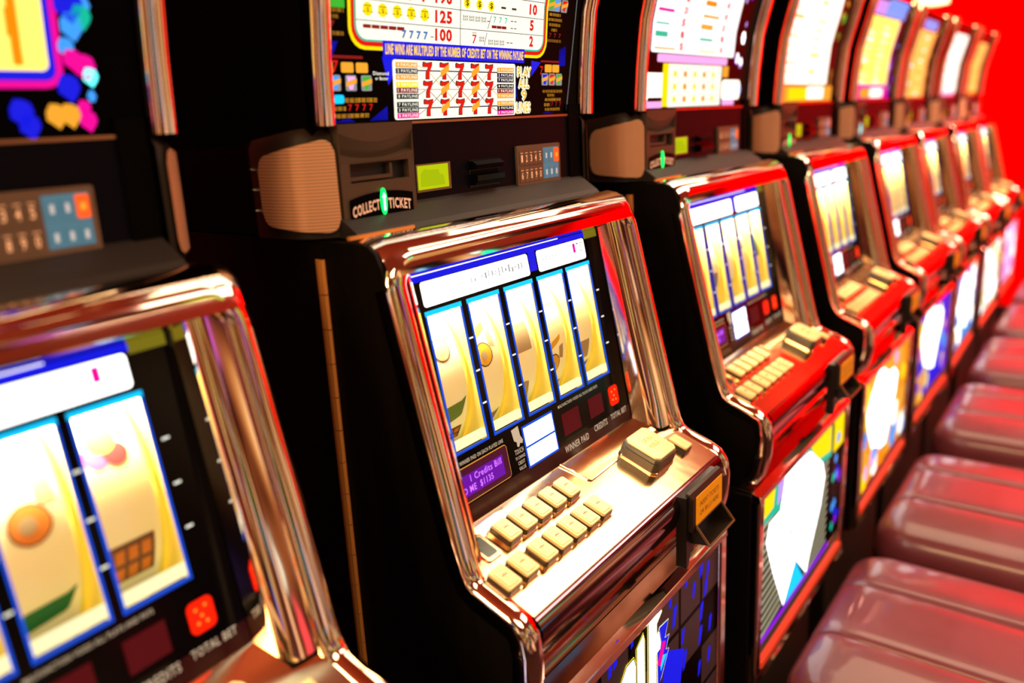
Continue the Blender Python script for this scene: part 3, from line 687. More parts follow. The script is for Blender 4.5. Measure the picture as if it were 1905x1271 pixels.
    def tag7(u, z, c):
        mb.prism(Fh, rr(u-.008, z-.0085, u+.008, z+.0085, .002), .0010, .0014, LC['gray']); mb.prism(Fh, [(u-.006, z+.007), (u+.006, z+.007), (u+.002, z-.007), (u-.003, z-.007)], .0014, .0017, LC[c]); mb.prism(Fh, [(u-.008, z-.004), (u-.008, z+.001), (u+.008, z+.005), (u+.008, z)], .0017, .0020, A)
    for i, c in enumerate(('sky', 'pink', 'green')): tag7(.055+i*.0235, 1.3745, c); tag7(.463+i*.019, 1.3815, ('blue', 'red', 'green')[i])
    for u in (.074, .096, .472, .492): mb.prism(Fh, rr(u-.009, 1.3855+(.006 if u > .3 else 0), u+.009, 1.3965+(.006 if u > .3 else 0), .002), .0010, .0015, A)
    text(mb, Fh, '7', .052, 1.386, .061, 1.398, .0014, LC['red']); text(mb, Fh, '7', .450, 1.388, .458, 1.400, .0014, LC['red'])
    mb.box(Fh, .050, .098, 1.4005, 1.4035, .0008, .0012, LC['dred']); mb.box(Fh, .452, .500, 1.4055, 1.4080, .0008, .0012, LC['dred'])
    mb.prism(Fh, rr(.046, 1.3525, .067, 1.3620, .003), .0008, .0012, LC['cyan'])
    for v, h, a, b in ((1.3535, .0050, .068, .118), (1.3370, .0045, .050, .104), (1.3450, .0045, .046, .070)): txtbars(mb, a, b, v, h, A)
    text(mb, Fh, '7 7 7 7', .072, 1.3445, .110, 1.3515, .0014, LC['red'])
    text(mb, Fh, 'Diamond', .113, 1.3835, .138, 1.3875, .0012, LC['cream']); text(mb, Fh, 'or Better', .116, 1.3780, .137, 1.3818, .0012, LC['cream'])
    for v, h, a, b in ((1.3625, .004, .458, .512), (1.3570, .004, .470, .490), (1.3505, .0040, .464, .508), (1.3430, .0045, .462, .478), (1.3365, .0040, .464, .506)): txtbars(mb, a, b, v, h, A)
    text(mb, Fh, '7 7 7', .480, 1.3425, .508, 1.3490, .0014, LC['dred'])
    for v, a, b in ((1.4700, .470, .500), (1.4630, .468, .504), (1.4560, .470, .500), (1.4490, .476, .492), (1.4340, .466, .504)): txtbars(mb, a, b, v, .0040, A)
    text(mb, Fh, '7 7 7', .470, 1.4405, .502, 1.4465, .0014, LC['dred'])
    for u, c in ((.473, 'green'), (.488, 'sky'), (.507, 'red')): tag7(u, 1.4850, c)
    mb.box(Fh, .048, .073, 1.452, 1.466, .0008, .0012, LC['green'])
    for v, a, b in ((1.4475, .048, .072), (1.4410, .048, .064), (1.4240, .046, .072)): txtbars(mb, a, b, v, .0040, A)
    text(mb, Fh, '7', .049, 1.4295, .058, 1.4385, .0014, LC['dred'])
    for p in ([(.045, 1.418), (.062, 1.418), (.052, 1.400), (.045, 1.404)], [(.104, 1.333), (.134, 1.333), (.134, 1.349)], [(.050, 1.3325), (.082, 1.3325), (.072, 1.3370)], [(.428, 1.385), (.452, 1.405), (.428, 1.407)], [(.500, 1.400), (.518, 1.402), (.518, 1.430), (.500, 1.424)], [(.388, 1.36), (.396, 1.352), (.390, 1.38)], [(.455, 1.3325), (.49, 1.3325), (.47, 1.335)], [(.045, 1.47), (.07, 1.50), (.06, 1.53), (.045, 1.52)], [(.49, 1.51), (.515, 1.53), (.50, 1.56)]):
        mb.prism(Fh, p, .0006, .0010, LC['blue'])
    mb.box(Fh, .523, .5238, 1.335, 1.60, .001, .0012, LC['gray'])
    out.append(('side_lettering', mb))
    return out
def art(sp, seed):
    """award glass of a neighbouring machine: pay chart with rows, lower panel, accents"""
    out = []; R = random.Random(seed)
    mb = MB(); u0, u1, zb, zt = sp.get('chart', (.072, .452, 1.424, 1.63))
    if sp.get('border'): cpatch(mb, u0-.012, zb-.014, u1+.012, zt, .0012, LC[sp['border']], .016, 0)
    if sp.get('border2'): cpatch(mb, u0-.006, zb-.008, u1+.006, zt, .0014, LC[sp['border2']], .010, 0)
    cpatch(mb, u0, zb, u1, zt, .0018, LC[sp['paper']], .006, .006)
    rows = int((zt-zb)/.021)
    for i in range(rows):
        z = zb+.006+i*.021
        for uu in (u0+.012, (u0+u1)/2+.01):
            if sp.get('divider'): continue
            mb.box(Fh, uu, uu+.07*R.uniform(.6, 1.2), z, z+R.choice((.003, .005, .009)), .0018, .0022, LC[R.choice(sp['inks'])])
            if R.random() < .8: text(mb, Fh, str(R.choice((2, 5, 8, 10, 20, 40))), uu+.10, z, uu+.116, z+.013, .0024, LC['red' if sp['paper'] != 'chartyellow' else 'orange'], bold=.05)
    if sp.get('divider'):
        u = .4500
        for i in range(9): cpatch(mb, u-.004-.002*(i % 2), zb+.004+i*.022, u+.004, zb+.026+i*.022, .0022, LC['orange'])
        mb.box(Fh, .405, .413, 1.45, 1.465, .0018, .0022, LC['red'])
    out.append(('pay_chart', mb))
    mb = MB()
    top = MB()
    for (a, b, c, d, m, r) in sp['panels']:
        t_ = top if b > 1.5 else mb; cpatch(t_, a, b, c, d, .0016+.0002*len(t_.mats), LC[m], r)
    if top.v: out.append(('top_artwork', top))
    if not mb.v: cpatch(mb, .10, 1.3335, .42, 1.3345, .0012, LC['amber'])
    if sp.get('cells'):
        for i in range(5):
            for j in range(3):
                u = .168+i*.044; z = 1.343+j*.023; mb.box(Fh, u, u+.013, z, z+.010, .0030, .0034, LC['orange' if i in (1, 3) else 'yellow'])
    out.append(('payline_panel', mb))
    mb = MB()
    for i in range(sp.get('naccent', 26)):
        side = i % 2; u = (R.uniform(.046, .062) if side else R.uniform(u1+.018, .512)); z = R.uniform(1.34, 1.60); r = R.uniform(.004, .011)
        mb.prism(Fh, [(u+r*math.cos(a), z+r*1.3*math.sin(a)) for a in (0, 1.1, 2.0, 3.1, 4.2, 5.2)], .0008, .0012, LC[R.choice(sp['accents'])])
    for (u, z, r, m) in sp.get('blobs', ()):
        mb.prism(Fh, [(u+r*math.cos(a*.7), z+r*1.1*math.sin(a*.7)*(1+.25*math.sin(3*a))) for a in range(9)], .0024, .0030, LC[m])
    out.append(('glass_artwork', mb))
    return out
# ------------------------------------------------------------------ belly door
def m_doorbox():
    mb = MB(); d = mat('door_black', (0.006, 0.005, 0.006), 0.3)
    mb.box(Fb, .000, .5855, .262, .663, -.055, -.009, d); return mb
def m_doorframe():
    mb = MB()
    for a in (.010, .561):
        mb.sweep([(a+.006, -.005, .268), (a+.006, -.005, .66)], [(0, -1, 0)]*2, [(-.0125, -.004), (-.0125, .003), (-.009, .006), (.009, .006), (.0125, .003), (.0125, -.004)], CHROME)
    mb.prism(lambda u, v, w: (w, u, v), [(.004, .650), (-.010, .648), (-.012, .652), (-.010, .662), (.004, .668), (.032, .670), (.032, .650)], .0035, .5795, CHROME)
    mb.prism(lambda u, v, w: (w, u, v), [(.004, .340), (-.004, .340), (-.006, .318), (-.012, .292), (-.012, .276), (-.004, .268), (.004, .268)], .0035, .5795, CHROME)
    return mb
def m_vent():
    mb = MB()
    for i in range(5): mb.box(Fb, .03, .557, .323+i*.0035, .325+i*.0035, -.001, .0022, mat('vent_grey', (.12, .10, .08), .4))
    mb.box(Fb, .03, .557, .300, .312, .004, .009, mat('strip_red', (.8, .05, .02), .35, emit=(.9, .08, .02), es=.3)); return mb
def m_bellyglass(spc):
    mb = MB(); g = (.028, .562, .342, .650); mb.box(Fb, g[0], g[1], g[2], g[3], -.005, 0, LC['black'])
    R = random.Random(spc['seed'])
    if spc['kind'] == 'logo':
        for a in range(7):
            for b in range(4): mb.box(Fb, g[0]+a*.078, g[0]+a*.078+.070, g[2]+b*.078, g[2]+b*.078+.070, 0, .0003, mat('belly_brown', (.02, .012, .012), .4, emit=(.05, .02, .02), es=.5) if (a*3+b*5) % 4 else LC['black'])
        FL = [(.381, .641), (.265, .645), (.393, .604), (.423, .553), (.429, .508), (.507, .592), (.515, .62), (.491, .557), (.462, .611), (.488, .517), (.485, .458), (.523, .46), (.205, .639), (.219, .648), (.435, .644), (.526, .518), (.49, .637), (.15, .62), (.11, .60), (.08, .63), (.17, .58), (.47, .42), (.50, .39), (.44, .44), (.12, .53), (.07, .50), (.09, .42), (.14, .46), (.06, .38), (.52, .36)]
        for u, v in FL:
            s = R.uniform(.8, 1.3); mb.prism(Fb, [(u-.004*s, v-.016*s), (u+.003*s, v-.013*s), (u+.009*s, v+.010*s), (u+.007*s, v+.016*s), (u-.001*s, v+.012*s)], .0003, .0007, LC['blue'])
        mb.prism(Fb, [(.372, .560), (.428, .530), (.415, .47), (.43, .40), (.36, .40), (.35, .50)], .0003, .0006, LC['blue'])
        def ol(P, s=.0022):
            cx = sum(p[0] for p in P)/len(P); cz = sum(p[1] for p in P)/len(P); out = []
            for i, p in enumerate(P):
                a = P[i-1]; b = P[(i+1) % len(P)]; d = Vector((b[0]-a[0], b[1]-a[1])); d = Vector((-d.y, d.x)).normalized() if d.length else Vector((0, 0))
                out.append((p[0]+d.x*s, p[1]+d.y*s))
            return out
        Fp_ = [(.346, .652), (.351, .638), (.335, .627), (.335, .609), (.343, .61), (.348, .589), (.346, .581), (.333, .579), (.333, .430), (.311, .430), (.312, .643)]
        Ip = [(.296, .633), (.298, .621), (.297, .430), (.276, .430), (.278, .622)]
        Ap = [(.267, .612), (.272, .599), (.271, .450), (.255, .430), (.240, .450), (.234, .597), (.249, .612)]
        for k, P in enumerate((Ap, Ip, Fp_)):
            mb.prism(Fb, ol(ol(P), .0014), .0007, .0010, LC['yellow']); mb.prism(Fb, ol(P, .0022), .0010, .0012, LC['navy']); mb.prism(Fb, P, .0012, .0016, LC['white'])
        zz = [(.346, .614), (.374, .612), (.362, .588), (.376, .586), (.365, .567), (.375, .564), (.351, .530), (.340, .52), (.338, .60)]
        mb.prism(Fb, ol(zz, .0016), .0006, .0008, LC['cream']); mb.prism(Fb, zz, .0008, .0010, LC['blue'])
        mb.prism(Fb, [(.355, .587), (.365, .582), (.349, .55), (.337, .557)], .0010, .0013, LC['magenta']); mb.prism(Fb, [(.355, .564), (.368, .559), (.349, .541), (.348, .549)], .0010, .0013, LC['cyan'])
    elif spc['kind'] == 'figure':
        for i in range(17):
            z = .352+i*.0175
            for a, b in ((.029, .150), (.300, .450)): mb.prism(Fb, [(a, z), (b, z+.012), (b, z+.0195), (a, z+.0075)], .0003, .0007, LC['hatch'])
        mb.prism(Fb, [(.029, .649), (.13, .649), (.13, .585), (.029, .592)], .0008, .0010, LC['teal']); mb.prism(Fb, [(.026+.004, .645), (.10, .645), (.09, .605), (.03, .60)], .0010, .0012, LC['yellow'])
        mb.prism(Fb, [(.27, .649), (.465, .649), (.468, .565), (.33, .580)], .0008, .0010, LC['teal']); mb.prism(Fb, [(.31, .646), (.46, .646), (.462, .580), (.36, .595)], .0010, .0012, LC['yellow'])
        mb.prism(Fb, [(.12, .650), (.27, .650), (.29, .632), (.11, .60)], .0011, .0013, LC['lilac'])
        mb.prism(Fb, [(.157, .648), (.311, .634), (.40, .575), (.42, .535), (.396, .475), (.328, .389), (.31, .357), (.235, .425), (.166, .357), (.099, .465), (.056, .547), (.071, .581), (.132, .581)], .0012, .0016, LC['white'])
        for p in ([(.18, .50), (.205, .50), (.20, .53)], [(.285, .55), (.31, .55), (.30, .58)]): mb.prism(Fb, p, .0016, .0018, LC['lilac'])
        mb.prism(Fb, [(.175, .356), (.235, .42), (.29, .356)], .0013, .0017, LC['cyan'])
        for k in range(14):
            u = .475+.07*R.random(); z = .37+.24*R.random(); mb.prism(Fb, [(u, z-.012), (u+.012, z), (u, z+.014), (u-.010, z)], .0006, .0010, LC[R.choice(('purple', 'blue', 'teal', 'sky'))])
        mb.box(Fb, .485, .560, .565, .645, .0004, .0007, LC['yellow']); mb.box(Fb, .468, .476, .345, .648, .0010, .0014, LC['black'])
        mb.box(Fb, .029, .470, .343, .354, .0013, .0016, LC['purple'])
    else:
        mb.prism(Fb, rr(g[0]+.01, g[2]+.01, g[1]-.02, g[3]-.01, .02), 0, .0004, LC[spc['bg']])
        for k in range(46):
            u = R.uniform(.05, .53); z = R.uniform(.355, .64); r = R.uniform(.015, .045); n = R.choice((5, 6, 7)); ph = R.random()*3
            mb.prism(Fb, [(min(.555, max(.032, u+r*math.cos(ph+a*2*math.pi/n))), min(.646, max(.346, z+r*math.sin(ph+a*2*math.pi/n)))) for a in range(n)], .0004+.00002*k, .0006+.00002*k, LC[R.choice(spc['cols'])])
        cu, cz = spc.get('c', (.26, .50)); mb.prism(Fb, [(cu+(.16+.03*math.sin(3*a))*math.cos(a), cz+(.115+.02*math.sin(4*a))*math.sin(a)) for a in [i*math.pi/8 for i in range(16)]], .0016, .0020, LC[spc.get('core', 'white')])
    return mb
# bill slot
def m_billback():
    mb = MB(); F = lambda u, v, w: (u, -w, v)
    mb.prism(F, [(.392, .800), (.5115, .800), (.5115, .722), (.410, .712), (.400, .690), (.392, .690)], .008, .024, mat('bill_black', (.008, .006, .005), .35))
    mb.prism(lambda u, v, w: (w, u, v), [(-.020, .805), (-.026, .803), (-.031, .797), (-.031, .746), (-.020, .746)], .398, .508, mat('bill_body', (.016, .010, .006), .35)); return mb
def m_billlabel():
    mb = MB(); F = lambda u, v, w: (u, -.031-w, v)
    mb.prism(F, rr(.409, .753, .501, .7965, .001), 0, .0008, ORANGE)
    text(mb, F, 'INSERT TICKETS', .421, .777, .489, .785, .001, IK['brown']); text(mb, F, 'OR BILLS HERE', .421, .763, .489, .771, .001, IK['brown']); return mb
def m_billmouth():
    mb = MB(); b = mat('bill_brass', (.22, .13, .06), .3, .3); d = _m['bill_body']
    A = [(.410, -.031, .752), (.500, -.031, .752), (.500, -.052, .726), (.410, -.052, .726)]
    for i in range(4):
        p, q = Vector(A[i]), Vector(A[(i+1) % 4]); mb.sweep([p, q], [(0, -.6, -.6)]*2, [(-.0014, -.0014), (-.0014, .0014), (.0014, .0014), (.0014, -.0014)], b)
    B = [(.410, -.012, .748), (.500, -.012, .748), (.500, -.020, .722), (.410, -.020, .722)]
    mb.add(A+B, [(1, 2, 6, 5), (3, 0, 4, 7), (2, 3, 7, 6), (4, 5, 6, 7)], d); return mb

# ------------------------------------------------------------------ machines
POSE = [[-0.0151, 0.0157, 0.0471], [-0.0136, -0.0065, 0.0075], [-0.0049, -0.0102, 0.0032], [0.004, -0.0064, 0.0095], [0.029, 0.0027, -0.0086], [0.0001, 0.0048, 0.0135], [0.0002, -0.0012, -0.0033], [0.0002, 0.001, 0.0023]]
SPECS = [
 dict(paper='chartyellow', border='magenta', border2='blue', divider=True, chart=(.075, .474, 1.385, 1.63), inks=['orange'], accents=['blue', 'magenta', 'teal', 'sky'], panels=[(.20, 1.3505, .28, 1.356, 'purple', 0)], naccent=8,
      blobs=[(.391, 1.353, .012, 'magenta'), (.384, 1.343, .009, 'magenta'), (.446, 1.352, .010, 'blue'), (.451, 1.341, .009, 'blue'), (.474, 1.349, .009, 'amber'), (.486, 1.349, .009, 'amber'), (.501, 1.344, .008, 'magenta'), (.499, 1.355, .006, 'magenta'), (.494, 1.395, .008, 'magenta'), (.504, 1.389, .010, 'magenta'), (.508, 1.381, .007, 'aqua'), (.488, 1.372, .010, 'blue'), (.497, 1.422, .010, 'sky'), (.506, 1.430, .009, 'teal'), (.496, 1.44, .013, 'blue'), (.490, 1.405, .007, 'sky')],
      belly=dict(kind='blobs', seed=4, bg='blue', cols=['red', 'purple', 'yellow']), arrow=('go', 'gocore')),
 dict(special=True, belly=dict(kind='logo', seed=7), arrow=('go', 'gocore')),
 dict(paper='paper', chart=(.072, .452, 1.430, 1.63), inks=['yellow', 'orange', 'teal', 'magenta', 'amber'], accents=['teal', 'sky', 'purple', 'lilac', 'white'], cells=True, two=True,
      panels=[(.10, 1.414, .42, 1.428, 'pink', .004), (.060, 1.352, .145, 1.395, 'hot', .004), (.125, 1.335, .160, 1.412, 'yellow', .0), (.148, 1.334, .395, 1.412, 'cream', .003), (.400, 1.345, .500, 1.385, 'hot', .01), (.400, 1.390, .430, 1.412, 'amber', 0), (.060, 1.3335, .125, 1.345, 'pink', 0), (.405, 1.3335, .47, 1.345, 'pink', 0)],
      belly=dict(kind='figure', seed=3), arrow=('go', 'go')),
 dict(paper='hot', chart=(.070, .440, 1.378, 1.63), inks=['yellow', 'chartyellow', 'chartorange'], accents=['olive', 'green', 'amber', 'olive'],
      panels=[(.050, 1.334, .500, 1.374, 'amber', .003), (.12, 1.340, .28, 1.368, 'yellow', .006), (.27, 1.340, .42, 1.372, 'hot', .006)],
      belly=dict(kind='blobs', seed=11, bg='amber', cols=['yellow', 'amber', 'hot', 'pink', 'orange', 'sky'], c=(.24, .52)), arrow=('go', 'go'), two=False),
 dict(paper='chartyellow', border='purple', chart=(.080, .440, 1.380, 1.585), inks=['chartorange', 'hot', 'hot'], accents=['blue', 'sky', 'purple', 'navy'],
      panels=[(.07, 1.335, .46, 1.374, 'magenta', .003), (.12, 1.338, .26, 1.368, 'amber', .01), (.24, 1.338, .40, 1.368, 'hot', .01), (.08, 1.590, .26, 1.63, 'lilac', .01), (.22, 1.588, .48, 1.64, 'sky', .01)],
      belly=dict(kind='blobs', seed=21, bg='blue', cols=['sky', 'blue', 'purple', 'yellow', 'amber'], c=(.25, .54), core='white'), arrow=('aqua', 'aqua')),
 dict(paper='chartorange', chart=(.070, .440, 1.335, 1.580), inks=['hot', 'chartyellow', 'amber'], accents=['olive', 'amber', 'brown'],
      panels=[(.16, 1.585, .42, 1.618, 'sky', .01)], belly=dict(kind='blobs', seed=31, bg='sky', cols=['white', 'sky', 'amber', 'white'], c=(.28, .52)), arrow=('amber', 'amber')),
 dict(paper='hot', chart=(.090, .450, 1.350, 1.600), inks=['pink', 'hot', 'white'], accents=['gray', 'pink', 'brown'],
      panels=[(.10, 1.335, .42, 1.356, 'pink', .005)], belly=dict(kind='blobs', seed=41, bg='cream', cols=['white', 'cream', 'yellow'], c=(.26, .50), core='hot'), arrow=('amber', 'amber')),
 dict(paper='chartorange', chart=(.090, .440, 1.350, 1.590), inks=['chartyellow', 'amber', 'orange'], accents=['red', 'amber', 'brown'],
      panels=[(.10, 1.335, .42, 1.360, 'orange', .005)], belly=dict(kind='blobs', seed=51, bg='pink', cols=['pink', 'lilac', 'white'], c=(.26, .50), core='pink'), arrow=('amber', 'amber')),
]
LABELS = [
 'nearest slot machine at far left, blurred, yellow pay chart in a magenta border',
 'sharply focused slot machine with PLAY ALL 9 LINES glass and blue flecked lower glass',
 'slot machine with white pay chart and a white figure on its lower glass',
 'slot machine with orange strip under its yellow chart and a yellow-white lower glass',
 'slot machine with purple and blue artwork above its chart and a violet-edged lower glass',
 'slot machine with a small blue light over its orange chart, third from the red wall',
 'slot machine with pale white chart, last but one before the red wall',
 'farthest slot machine, last of the row beside the red wall',
]
def build_machine(n):
    sp = SPECS[n]; dx, dy, yw = POSE[n]
    root = bpy.data.objects.new('slot_machine', None); C.objects.link(root)
    root.location = (n*.7+.3+dx, .2+dy, 0); root.rotation_euler = (0, 0, yw); root.empty_display_size = .2
    root['label'] = LABELS[n]; root['category'] = 'slot machine'; root['group'] = 'slot machines in a row'
    P = lambda name, fn, key=None, **k: obj(name, fn, k.pop('par', root), key=key or name, **k)
    P('stand', m_base, bevel=.004)
    P('cabinet_shell', m_shell)
    P('side_panel', lambda: m_side(.0205, .036), 'side_l', bevel=.001); P('side_panel', lambda: m_side(.559, .5755), 'side_r', bevel=.001)
    h = P('hinge', lambda: (lambda mb: (mb.box(XYZ, .0175, .0205, .243, .252, .262, 1.200, BLACK), mb)[1])(MB()), 'hingeleaf', label='black hinge leaf')
    for k in range(14):
        P('knuckle', (lambda k=k: knuckle(k)), 'kn%d' % k, par=h, smooth=False)
    bz = P('bezel', m_rail, auto=35, label='mirror-bright chrome bezel')
    P('bezel_hood', m_hood, smooth=True, par=bz)
    for s in ('left', 'right', 'top'): P('reveal', lambda s=s: wall_loft(s), 'rev'+s, smooth=True, par=bz)
    g = P('reel_glass', m_glass)
    [P('window_outline', lambda i=i: m_winframes(i), 'wf%d' % i, par=g) for i in range(5)]; P('header_strip', lambda: m_header(sp), par=g)
    P('header_panel', lambda: m_hpanel(.104, .319, 'a'), 'hpa', par=g); P('header_panel', lambda: m_hpanel(.342, .466, 'b'), 'hpb', par=g)
    [P('payline_mark', lambda i=i: m_ticks(i), 'tick%d' % i, par=g) for i in range(18)]; P('credit_value_screen', m_touch, par=g); P('message_display', m_vfd, par=g)
    [P('glass_lettering', lambda i=i: m_glasstext(i), 'gt%d' % i, par=g) for i in range(9)]; P('hand_symbol', m_hand, par=g); [P('digit_display', lambda i=i: m_digits(sp, i), 'dig%d%s' % (i, bool(sp.get('two'))), par=g) for i in range(3)]
    rs = REELSETS.get(n, REELSETS[2])
    for i, uc in enumerate(RC):
        def mk(uc=uc, i=i):
            mb = MB(); reel(mb, uc, rs[i]); return mb
        def mr(uc=uc):
            mb = MB(); reel_rim(mb, uc); return mb
        ro = P('reel', mk, 'reel%d_%d' % (i, n if n < 3 else 2), smooth=True, fix=False); P('reel_rim', mr, 'rim%d' % i, smooth=True, par=ro); P('reel_gap_fill', lambda uc=uc: m_gap_fill(uc), 'rgap%d' % i)
    P('light_tube', m_lighttube); P('reel_housing', m_cavity)
    l = bpy.data.lights.new('reel_lamp', 'AREA'); l.shape = 'RECTANGLE'; l.size = .42; l.size_y = .03; l.energy = 5.0; l.color = (1.0, .95, .86)
    lo = bpy.data.objects.new('reel_lamp', l); C.objects.link(lo); lo.parent = root
    p0 = Vector(Fg(.288, .296, -.018)); p1 = Vector(Fg(.288, .12, -.035)); off = Vector((OX, OY, OZ)); lo.location = p0+off
    lo.rotation_euler = (p1-p0).to_track_quat('-Z', 'X').to_euler(); lo.rotation_euler.rotate_axis('Z', math.pi/2)
    dk = P('button_deck', m_deck, smooth=True, label='gold-toned mirror chrome deck')
    for k, (u, s) in enumerate(ROW1+ROW2):
        o = P('button', m_button, par=dk, bevel=.0008 if n < 3 else 0, origin=(0, 0, 0)); deck_place(o, u, s)
    o = P('spin_button', m_spin, par=dk, bevel=.0012, origin=(0, 0, 0), label='large raised spin button'); deck_place(o, .432, .064)
    o = P('button', m_smallbtn, 'smallbtn', par=dk, bevel=.0008, origin=(0, 0, 0)); deck_place(o, .506, .045)
    o = P('blank_plate', m_blank, par=dk, bevel=.0006, origin=(0, 0, 0)); deck_place(o, .082, .097)
    P('deck_trim', m_decklip, par=dk)
    P('front_apron', m_apron, smooth=True)
    # head
    P('head', m_headbox)
    P('chrome_fin', lambda: m_fin(.018, .044), 'finl', auto=40); P('chrome_fin', lambda: m_fin(.556, .584), 'finr', auto=40)
    for s in ('left', 'right'):
        so = P('speaker', lambda s=s: m_speaker(s, 'housing'), 'sp'+s, auto=40); P('speaker_grille', lambda s=s: m_speaker(s, 'grille'), 'gr'+s, smooth=True, par=so)
        if s == 'left': [P('screw', lambda z=z: m_screw(z), 'screw%d' % (z*1e3), par=so) for z in (1.285, 1.262, 1.238)]
    P('control_panel', m_lower)
    pr = P('ticket_printer', m_printer, auto=30)
    P('ticket_label', lambda: m_ticketlabel(0), par=pr); P('arrow_light', lambda: m_arrow(*sp['arrow']), 'arrow%s%s' % sp['arrow'], par=pr)
    P('card_display', m_lcd); P('card_slot', m_cardslot)
    kp = P('keypad', m_keyplate)
    for r in range(2):
        for k in range(8):
            kind = '1234567890'[r*5+k] if k < 5 else ('orange' if (r == 0 and k == 7) else 'blue')
            o = P('key', lambda kind=kind: m_key(kind), 'key'+kind, par=kp, origin=(0, 0, 0))
            u = .391+k*.0116 if k < 5 else .4535+(k-5)*.0133; v = 1.2715-r*.0245
            o.matrix_local = Matrix(((1, 0, 0, u+OX), (0, 0, -1, .237-.0042+OY), (0, 1, 0, v+OZ), (0, 0, 0, 1)))
    P('brass_strip', lambda: (lambda mb: (mb.box(XYZ, .016, .118, .194, .198, 1.2085, 1.2125, BRASS), mb)[1])(MB()))
    ag = P('award_glass', m_award_base, fix=False)
    for nm, mb in (art1() if sp.get('special') else art(sp, n*7+1)):
        ao = obj(nm, mb, ag, fix=False)
        if nm in ('side_lettering', 'glass_artwork'): ao['kind'] = 'stuff'
    # belly door
    bd = P('belly_door', m_doorbox, bevel=.002); P('door_frame', m_doorframe, par=bd, bevel=.001); P('door_vent', m_vent, par=bd)
    obj('belly_glass', m_bellyglass(sp['belly']), bd)
    bs = P('bill_acceptor', m_billback, bevel=.001); P('instruction_label', m_billlabel, par=bs); P('bill_mouth', m_billmouth, par=bs)
    return root
def knuckle(k):
    mb = MB(); z0 = .60+k*.0418-.28*0; n = 8; P = []
    z0 = .615+k*.0408
    F = lambda u, v, w: (.0175+u, .2475+v, w)
    mb.prism(F, [(.0040*math.cos(a*2*math.pi/n), .0070*math.sin(a*2*math.pi/n)) for a in range(n)], z0, z0+.0395, BRASS)
    return mb
for n in range(8): build_machine(n)

# ------------------------------------------------------------------ bar stools
def stool_mesh():
    mb = MB(); x1, y1, R0 = .290, .27, .085
    xs = set()
    for k in range(0, 31): xs.add(round(-x1+2*x1*k/30, 5))
    for c in (-.1, .1):
        for d in (-.016, -.011, -.007, -.004, -.002, 0, .002, .004, .007, .011, .016): xs.add(round(c+d, 5))
    for k in range(7): xs.add(round(x1-R0*(1-math.sin(k*math.pi/12)), 5)); xs.add(-round(x1-R0*(1-math.sin(k*math.pi/12)), 5))
    xs = sorted(xs); ts = [math.sin(math.pi/2*(-1+2*k/32)) for k in range(33)]
    def half(x):
        ax = abs(x)-(x1-R0); return y1 if ax <= 0 else y1-R0+math.sqrt(max(R0*R0-ax*ax, 0))
    def edge(x, y):
        ax, ay = abs(x)-(x1-R0), abs(y)-(y1-R0)
        return R0-math.hypot(ax, ay) if ax > 0 and ay > 0 else min(x1-abs(x), y1-abs(y))
    P = []
    for x in xs:
        for t in ts:
            y = half(x)*t; d = max(edge(x, y), 0); r = .062
            z = .138-(.068*(1-math.sqrt(max(1-((r-d)/r)**2, 0))) if d < r else 0)
            for sx in (-.1, .1): z -= (.009*math.exp(-((x-sx)/.0055)**2)+.004*math.exp(-((x-sx)/.02)**2))*min(1, d/.02)
            z -= .026*(max(0, abs(x)-.1)/.19)**2*min(1, d/.05)
            P.append((x, y, z))
    k = len(ts); n = len(xs)
    mb.add(P, [(a*k+b, a*k+b+1, (a+1)*k+b+1, (a+1)*k+b) for a in range(n-1) for b in range(k-1)], LEATHER)
    loop = [a*k for a in range(n)]+[(n-1)*k+b for b in range(1, k)]+[a*k+k-1 for a in range(n-2, -1, -1)]+[b for b in range(k-2, 0, -1)]
    base = len(P); L = len(loop); rings = [loop]
    for f, z in ((1.006, .055), (1.004, .040), (.99, .022), (.965, .008), (.92, .0)):
        st = len(mb.v)
        for q in loop: mb.v.append((P[q][0]*f, P[q][1]*f, z))
        rings.append(list(range(st, st+L)))
    for a, b in zip(rings, rings[1:]):
        for i in range(L): mb.f.append((a[i], b[i], b[(i+1) % L], a[(i+1) % L])); mb.mi.append(0)
    mb.f.append(tuple(rings[-1])); mb.mi.append(0)
    return mb
def cyl(mb, r0, r1, z0, z1, m, n=28):
    P = [(r*math.cos(2*math.pi*i/n), r*math.sin(2*math.pi*i/n), z) for r, z in ((r0, z0), (r1, z1)) for i in range(n)]
    mb.add(P, [(i, (i+1) % n, n+(i+1) % n, n+i) for i in range(n)]+[tuple(range(n)), tuple(range(n, 2*n))], m)
STL = ['maroon leather stool closest to the camera, in front of the white-figure machine', 'maroon leather stool second from the camera, with an orange sheen on its front',
       'maroon leather stool third from the camera, with a blue sheen on its front', 'maroon leather stool fourth from the camera', 'small-looking maroon leather stool fifth from the camera', 'farthest, darkest maroon stool beside the red wall']
